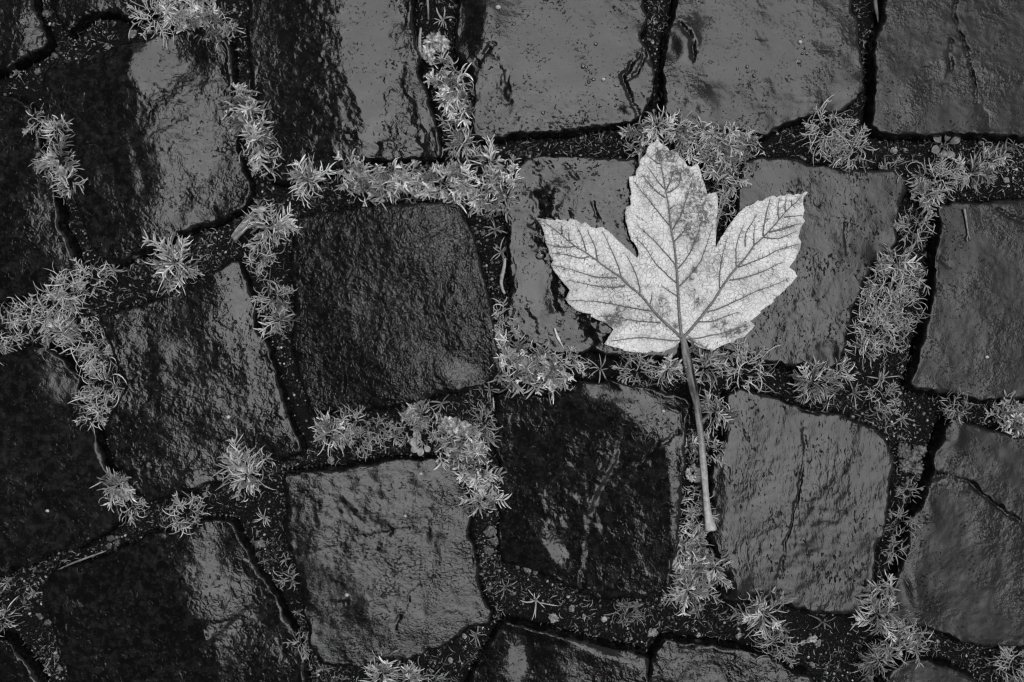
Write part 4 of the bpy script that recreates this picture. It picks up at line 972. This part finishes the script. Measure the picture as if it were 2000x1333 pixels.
clump('lichen_lump', 'ring-shaped pale lichen lump half under the leaf stalk', 'lichen', [(1354,915,7,6,0,1.6),(1362,922,6,8,0,1.6),(1360,936,8,6,0,1.6),(1350,934,7,7,0,1.6),(1345,924,5,8,0,1.6)], 0.46)
clump('lichen_lump', 'grey spotted lichen patch in the gap left of the large dark grey cobble', 'lichen', [(1766,880,12,12,0,1.8),(1782,892,14,12,0,1.8),(1768,910,11,12,0,1.8),(1789,916,11,10,0,1.8),(1796,882,12,10,0,1.6)], 0.13)

# ------------------------------------------------------------------ straws, stalks and twigs
def straw(name, label, cat, pts, w, tone, taper=(0.6, 1.0, 0.25), group=None, side=None):
    p = np.array([(*P(a_, b_, c_), c_) for a_, b_, c_ in pts]); p = dens(p, 0.8); n_ = len(p)
    rad = w / 8 * np.interp(np.linspace(0, 1, n_), [0, 0.5, 1], taper)
    o0 = p[0].copy()
    v, q_, t_, tn = tube_mesh(name, p - o0, rad, 7, tone * (1 + 0.3 * vnoise(np.arange(n_) * 0.35, np.full(n_, 0.4), 8)), 0.6)
    vs, qs, ts, ns = [v], [q_], [t_], [tn]; c_ = len(v)
    for sp_ in side or []:
        p2 = dens(np.array([(*P(a_, b_, cc), cc) for a_, b_, cc in sp_]), 0.8)
        v, q_, t_, tn = tube_mesh(name, p2 - o0, np.linspace(w / 12, w / 20, len(p2)), 6, tone)
        vs.append(v); qs.append(q_ + c_); ts.append(t_ + c_); ns.append(tn); c_ += len(v)
    o = link(name, mesh_np(name, np.vstack(vs), np.vstack(qs), np.vstack(ts), {'tone': np.concatenate(ns)}), M_STRAW, None, o0)
    return tag(o, label, cat, group)
straw('straw', 'short bright straw lying on the cobble below the left leaf lobe', 'straw', [(1083,641,1.0),(1088,656,1.0),(1094,668,1.0),(1101,681,0.6)], 5.5, 0.62, (0.5,1.0,0.3))
straw('straw', 'bent pale straw in the gap right of the dark square cobble', 'straw', [(986,505,0),(985,520,1),(981,538,1),(979,552,0.5),(981,564,0),(986,574,-1)], 8, 0.33, (0.7,1.0,0.6))
straw('straw', 'long thin straw above the lower black cobble', 'straw', [(108,1116,-3),(140,1101,-1.5),(180,1086,-1.5),(208,1076,-4)], 4, 0.2, (0.6,1.0,0.8))
straw('grass_blade', 'dull grass blade standing in the gap at the top right edge', 'grass', [(1708,-10,-2),(1710,12,-1),(1713,30,-2),(1715,45,-4)], 8, 0.12, (0.9,1.0,0.2))
straw('twig', 'thin forked twig on the even matte cobble at the right', 'twig', [(1883,408,1.2),(1886,425,1.0),(1889,445,1.0),(1891,460,1.0)], 4.5, 0.2, (1.2,0.9,0.6), None, [[(1891,459,1.0),(1888,467,1),(1890,473,0.8)],[(1891,460,1.0),(1895,469,0.8)]])
straw('straw', 'thin stalk leaning down from the top edge left of the looped-crack cobble', 'straw', [(834,-8,-3),(836,15,-2),(837,40,-5)], 5, 0.2, (1,0.9,0.6))
straw('straw', 'flat pale straw beside the lichen lump left of the looped-crack cobble', 'straw', [(822,55,-5),(820,75,-4),(820,95,-4),(821,128,-6)], 9, 0.3, (0.5,0.8,1.0))
straw('straw', 'thin straight stalk in the joint right of the pitted cobble', 'straw', [(1794,461,0),(1782,485,0),(1770,506,-1),(1758,526,-3)], 3.5, 0.24, (0.7,1,0.9))
straw('straw', 'tiny straw below the base of the leaf, left of its stalk', 'straw', [(1299,696,-1),(1306,691,-1),(1314,686,-1)], 5, 0.5, (0.7,1,0.4))
straw('straw', 'tiny upright straw in the gap above the black split cobble', 'straw', [(963,777,-3),(964,790,-3),(965,800,-3)], 4, 0.32, (0.5,1,0.5))

# ------------------------------------------------------------------ pebbles and crumbs
def surf_at(x, y):
    best = None
    for s, o in zip(S, OUTLINES):
        if s['far']: continue
        a_, b_ = o.min(0), o.max(0)
        if a_[0] < x < b_[0] and a_[1] < y < b_[1]:
            d_ = (s['surf'][0] - x) ** 2 + (s['surf'][1] - y) ** 2; k_ = int(d_.argmin())
            if d_[k_] < 4 and (best is None or d_[k_] < best[0]): best = (d_[k_], float(s['surf'][2][k_]))
    return best[1] if best else soil_at(x, y)
def pebbles(phrase, axis, items, word='pebble'):
    k = 0 if axis == 'left' else 1
    items = sorted(items, key=lambda t: t[k])
    for i, (px_, py_, r, tone) in enumerate(items):
        x, y = P(px_, py_, -7); z = soil_at(x, y); z = max(z, -11)
        sq_ = rng.uniform(0.75, 1.0)
        v, q_, tn = lump(r / 4, r / 4 * sq_ * 0.9, r / 4 * 0.6, int(px_ * 3 + py_), 7, 0.9, 0.8, tone, 0.35)
        a_ = rng.uniform(0, 3); v = np.c_[v[:, 0] * math.cos(a_) - v[:, 1] * math.sin(a_), v[:, 0] * math.sin(a_) + v[:, 1] * math.cos(a_), v[:, 2] + r / 4 * 0.5]
        o = link('pebble', mesh_np('pebble', v, q_, None, {'tone': tn}, smooth=False), M_PEB, None, (x, y, z))
        tag(o, phrase if len(items) == 1 else '%s %s from the %s %s' % (ORD[i], word, axis, phrase), 'pebble', 'small pebbles in the joints')
pebbles('in the joint under the matte grey top right cobble', 'left', [(1746,294,6,0.32),(1919,277,7,0.24),(1964,353,6,0.26),(1699,259,4,0.26),(1694,282,4,0.2),(1955,307,4,0.2)])
pebbles('in the gritty patch below the upright-rippled cobble', 'left', [(1585,1249,10,0.36),(1569,1256,6,0.22),(1598,1256,7,0.2),(1587,1300,6,0.2),(1443,1242,6,0.28),(1525,1240,6,0.2)])
pebbles('pale pebble at the bottom edge below the lower right crossing', 'left', [(1699,1324,5,0.3)])
pebbles('in the gritty joint below the black split cobble', 'left', [(1080,1207,10,0.27),(1116,1188,7,0.2),(1179,1209,6,0.4),(1275,1236,10,0.27),(1140,1205,5,0.25),(1365,1243,5,0.32),(1246,1196,5,0.2)])
pebbles('small pebble at the lower right corner of the rippled grey cobble', 'left', [(907,1244,5,0.26)])
pebbles('pale pebble in the joint under the rippled grey cobble', 'left', [(880,1291,6,0.26)])
pebbles('in the dark joint left of the long thin straw', 'left', [(217,1051,8,0.09),(229,1060,7,0.09),(213,1066,6,0.12)])
pebbles('between the rippled and the black split cobble', 'top', [(957,1036,12,0.13),(966,1058,9,0.12),(954,1076,10,0.11)])
pebbles('along the bottom of the black split cobble', 'left', [(1011,1109,6,0.14),(1030,1114,9,0.18),(1046,1121,5,0.14)])
pebbles('pale flat pebble in the joint left of the rippled grey cobble', 'left', [(508,1062,10,0.16)])
pebbles('pale pebble in the joint above the rippled grey cobble', 'left', [(645,899,7,0.22)])
pebbles('round pebble below the lower edge of the mottled cobble', 'left', [(399,967,6,0.2)])
pebbles('in the joint above the banded cobble', 'left', [(259,68,9,0.2),(210,91,7,0.16),(105,108,7,0.14),(73,140,7,0.16),(91,28,8,0.12)])
pebbles('in the bottom left gritty strip', 'top', [(78,1205,6,0.13),(92,1216,6,0.13),(116,1306,6,0.14),(110,1282,6,0.1)])

def crumb(px_, py_, r, label):
    x, y = P(px_, py_, 0); z = surf_at(x, y)
    v, q_, tn = lump(r / 4, r / 5, r / 6, int(px_ + py_), 8, 0.5, 1.2, 0.5, 0.2); v[:, 2] += r / 9
    tag(link('sand_grain', mesh_np('sand_grain', v, q_, None, {'tone': tn}), M_PEB, None, (x, y, z)), label, 'grain', 'pale grains lying on the cobbles')
crumb(446, 815, 4.5, 'white grain on the mottled dark cobble')
crumb(93, 998, 4, 'white grain on the black cobble at the left edge')
crumb(679, 1160, 4, 'white grain on the lower left part of the rippled grey cobble')
crumb(821, 927, 4, 'white grain near the top of the rippled grey cobble')
crumb(791, 1009, 3.5, 'white grain at the middle of the rippled grey cobble')
crumb(1292, 802, 3.5, 'white grain at the upper right of the black split cobble')
crumb(1926, 698, 4, 'white grain on the even matte cobble at the right')
crumb(973, 17, 5, 'pale grain at the top of the looped-crack cobble')
crumb(1178, 156, 4, 'bright grain at the right of the looped-crack cobble')
crumb(1562, 83, 4, 'pale grain between the water drops on the drop-dotted cobble')

# ------------------------------------------------------------------ water drops
t = NT('water_drop'); t.set('Base Color', (1, 1, 1, 1)); t.set('Roughness', 0.0); t.set('IOR', 1.33); t.set('Transmission Weight', 1.0); M_WATER = t.m
def dome(r, h, seed):
    n, m = 8, 20; v = [(0, 0, h)]
    for k_ in range(1, n + 1):
        a_ = k_ / n * math.pi / 2
        for j in range(m):
            b_ = 2 * math.pi * j / m; w = 1 + 0.08 * math.sin(2 * b_ + seed) + 0.04 * math.sin(3 * b_ + seed * 2)
            v.append((r * w * math.sin(a_) * math.cos(b_), r * w * math.sin(a_) * math.sin(b_), h * math.cos(a_) - (0.05 if k_ == n else 0)))
    q_ = [(1 + k_ * m + j, 1 + (k_ + 1) * m + j, 1 + (k_ + 1) * m + (j + 1) % m, 1 + k_ * m + (j + 1) % m) for k_ in range(n - 1) for j in range(m)]
    tr_ = [(0, 1 + j, 1 + (j + 1) % m) for j in range(m)]
    c_ = len(v); v.append((0, 0, -0.1)); tr_ += [(c_, 1 + (n - 1) * m + (j + 1) % m, 1 + (n - 1) * m + j) for j in range(m)]
    return v, q_, tr_
def drop(px_, py_, r, label, group):
    x, y = P(px_, py_, 0); z = surf_at(x, y)
    v, q_, tr_ = dome(r / 4, r / 4 * 0.62, px_ * 0.37)
    tag(link('water_drop', mesh_np('water_drop', v, q_, tr_), M_WATER, None, (x, y, z + 0.03)), label, 'water drop', group)
drop(1056, 499, 10, 'large clear water drop beside the left edge of the maple leaf', 'water drops')
for i, (a_, b_, r) in enumerate(sorted([(455,375,4),(400,385,3),(458,402,3),(503,397,3),(493,425,4),(415,442,3),(467,482,3),(535,330,3),(392,318,2.5),(507,217,3)], key=lambda q: q[0])):
    drop(1300 + a_ / 2.857, b_ / 2.857, r, '%s from the left of the drops amid the drop-dotted cobble' % ORD[i], 'water drops on the drop-dotted cobble')
for i, (a_, b_, r) in enumerate(sorted([(767,207,3),(738,270,2.5),(777,272,2.5),(763,300,3),(787,303,3),(745,347,5),(882,313,3),(838,90,2.5)], key=lambda q: q[0])):
    drop(1300 + a_ / 2.857, b_ / 2.857, r, '%s from the left of the drops right on the drop-dotted cobble' % ORD[i], 'water drops on the drop-dotted cobble')
for i, (a_, b_, r) in enumerate(sorted([(1397,372,5),(1413,376,3.5),(1428,458,4),(1455,445,4),(1467,247,4),(1173,632,4),(1010,137,3.5),(1015,473,3.5)], key=lambda q: q[0])):
    drop(650 + a_ / 2.857, b_ / 2.857, r, '%s from the left of the water drops on the looped-crack cobble' % ORD[i], 'water drops on the looped-crack cobble')

# ------------------------------------------------------------------ grit in the joints (uncountable)
ph = (1 + 5 ** 0.5) / 2
ICO = np.array([(-1,ph,0),(1,ph,0),(-1,-ph,0),(1,-ph,0),(0,-1,ph),(0,1,ph),(0,-1,-ph),(0,1,-ph),(ph,0,-1),(ph,0,1),(-ph,0,-1),(-ph,0,1)]) / 1.9
ICF = np.array([(0,11,5),(0,5,1),(0,1,7),(0,7,10),(0,10,11),(1,5,9),(5,11,4),(11,10,2),(10,7,6),(7,1,8),(3,9,4),(3,4,2),(3,2,6),(3,6,8),(3,8,9),(4,9,5),(2,4,11),(6,2,10),(8,6,7),(9,8,1)])
n_try = 190000
gxr = nrg.uniform(-268, 268, n_try); gyr = nrg.uniform(-185, 185, n_try)
sd = lookup(SDF, gxr, gyr)
dn = 0.55 + 1.1 * fbm(gxr, gyr, 26, 2, 55)
ok = (sd > 0.6) & (nrg.random(n_try) < np.clip(dn, 0.12, 1)) 
gxr, gyr = gxr[ok], gyr[ok]; n_g = len(gxr)
rad = 0.18 + 0.75 * nrg.random(n_g) ** 3.2 + np.where(nrg.random(n_g) < 0.03, 0.45, 0.0)
gz = lookup(SOIL, gxr, gyr) + rad * 0.35
ax3 = nrg.uniform(0.65, 1.2, (n_g, 1, 3)); jit = nrg.uniform(0.8, 1.15, (n_g, 12, 1))
a_ = nrg.uniform(0, 6.28, n_g); ca, sa = np.cos(a_)[:, None], np.sin(a_)[:, None]
g = ICO[None] * jit * ax3 * rad[:, None, None]
gX = g[:, :, 0] * ca - g[:, :, 1] * sa + gxr[:, None]; gY = g[:, :, 0] * sa + g[:, :, 1] * ca + gyr[:, None]; gZ = g[:, :, 2] + gz[:, None]
gv = np.stack([gX, gY, gZ], -1).reshape(-1, 3)
gf = (ICF[None] + (np.arange(n_g) * 12)[:, None, None]).reshape(-1, 3)
u = nrg.random(n_g)
tone = np.where(u < 0.5, nrg.uniform(0.008, 0.035, n_g), np.where(u < 0.925, nrg.uniform(0.03, 0.13, n_g), nrg.uniform(0.15, 0.4, n_g)))
tone = tone * 1.35
gm = mesh_np('grit', gv, None, gf, {'tone': np.repeat(tone, 12)}, smooth=False)
tag(link('grit', gm, M_GRIT), 'dark wet sand and grit filling the joints between the cobbles', 'grit', kind='stuff')
LT = Geo(); lrg = random.Random(5)
cand = 0
while cand < 34000:
    cand += 1
    lx, ly = lrg.uniform(-262, 262), lrg.uniform(-178, 178)
    sd1 = float(lookup(SDF, np.array([lx]), np.array([ly]))[0])
    if sd1 < 0.4: continue
    dn1 = float(fbm(np.array([lx]), np.array([ly]), 22, 2, 77)[0])
    if lrg.random() > 0.5 + 2.0 * dn1: continue
    LT.strip((lx, ly, soil_at(lx, ly) + lrg.uniform(0.2, 1.6)), lrg.uniform(0, 6.28), lrg.uniform(-0.1, 0.5), lrg.uniform(1.2, 4.6), lrg.uniform(0.3, 0.9), lrg.uniform(0, 1.0), lrg.uniform(-2, 2), lrg.choice((0.02, 0.05, 0.09, 0.14, 0.22)), lrg.choice((0.04, 0.1, 0.22, 0.38)), 3)
tag(link('moss_litter', LT.mesh('moss_litter', (0, 0, 0)), M_WEED), 'fine moss threads and plant litter strewn over the wet joints', 'moss', kind='stuff')
print('litter', len(LT.v) // 12)
print('grains', n_g, 'stones', len(S))
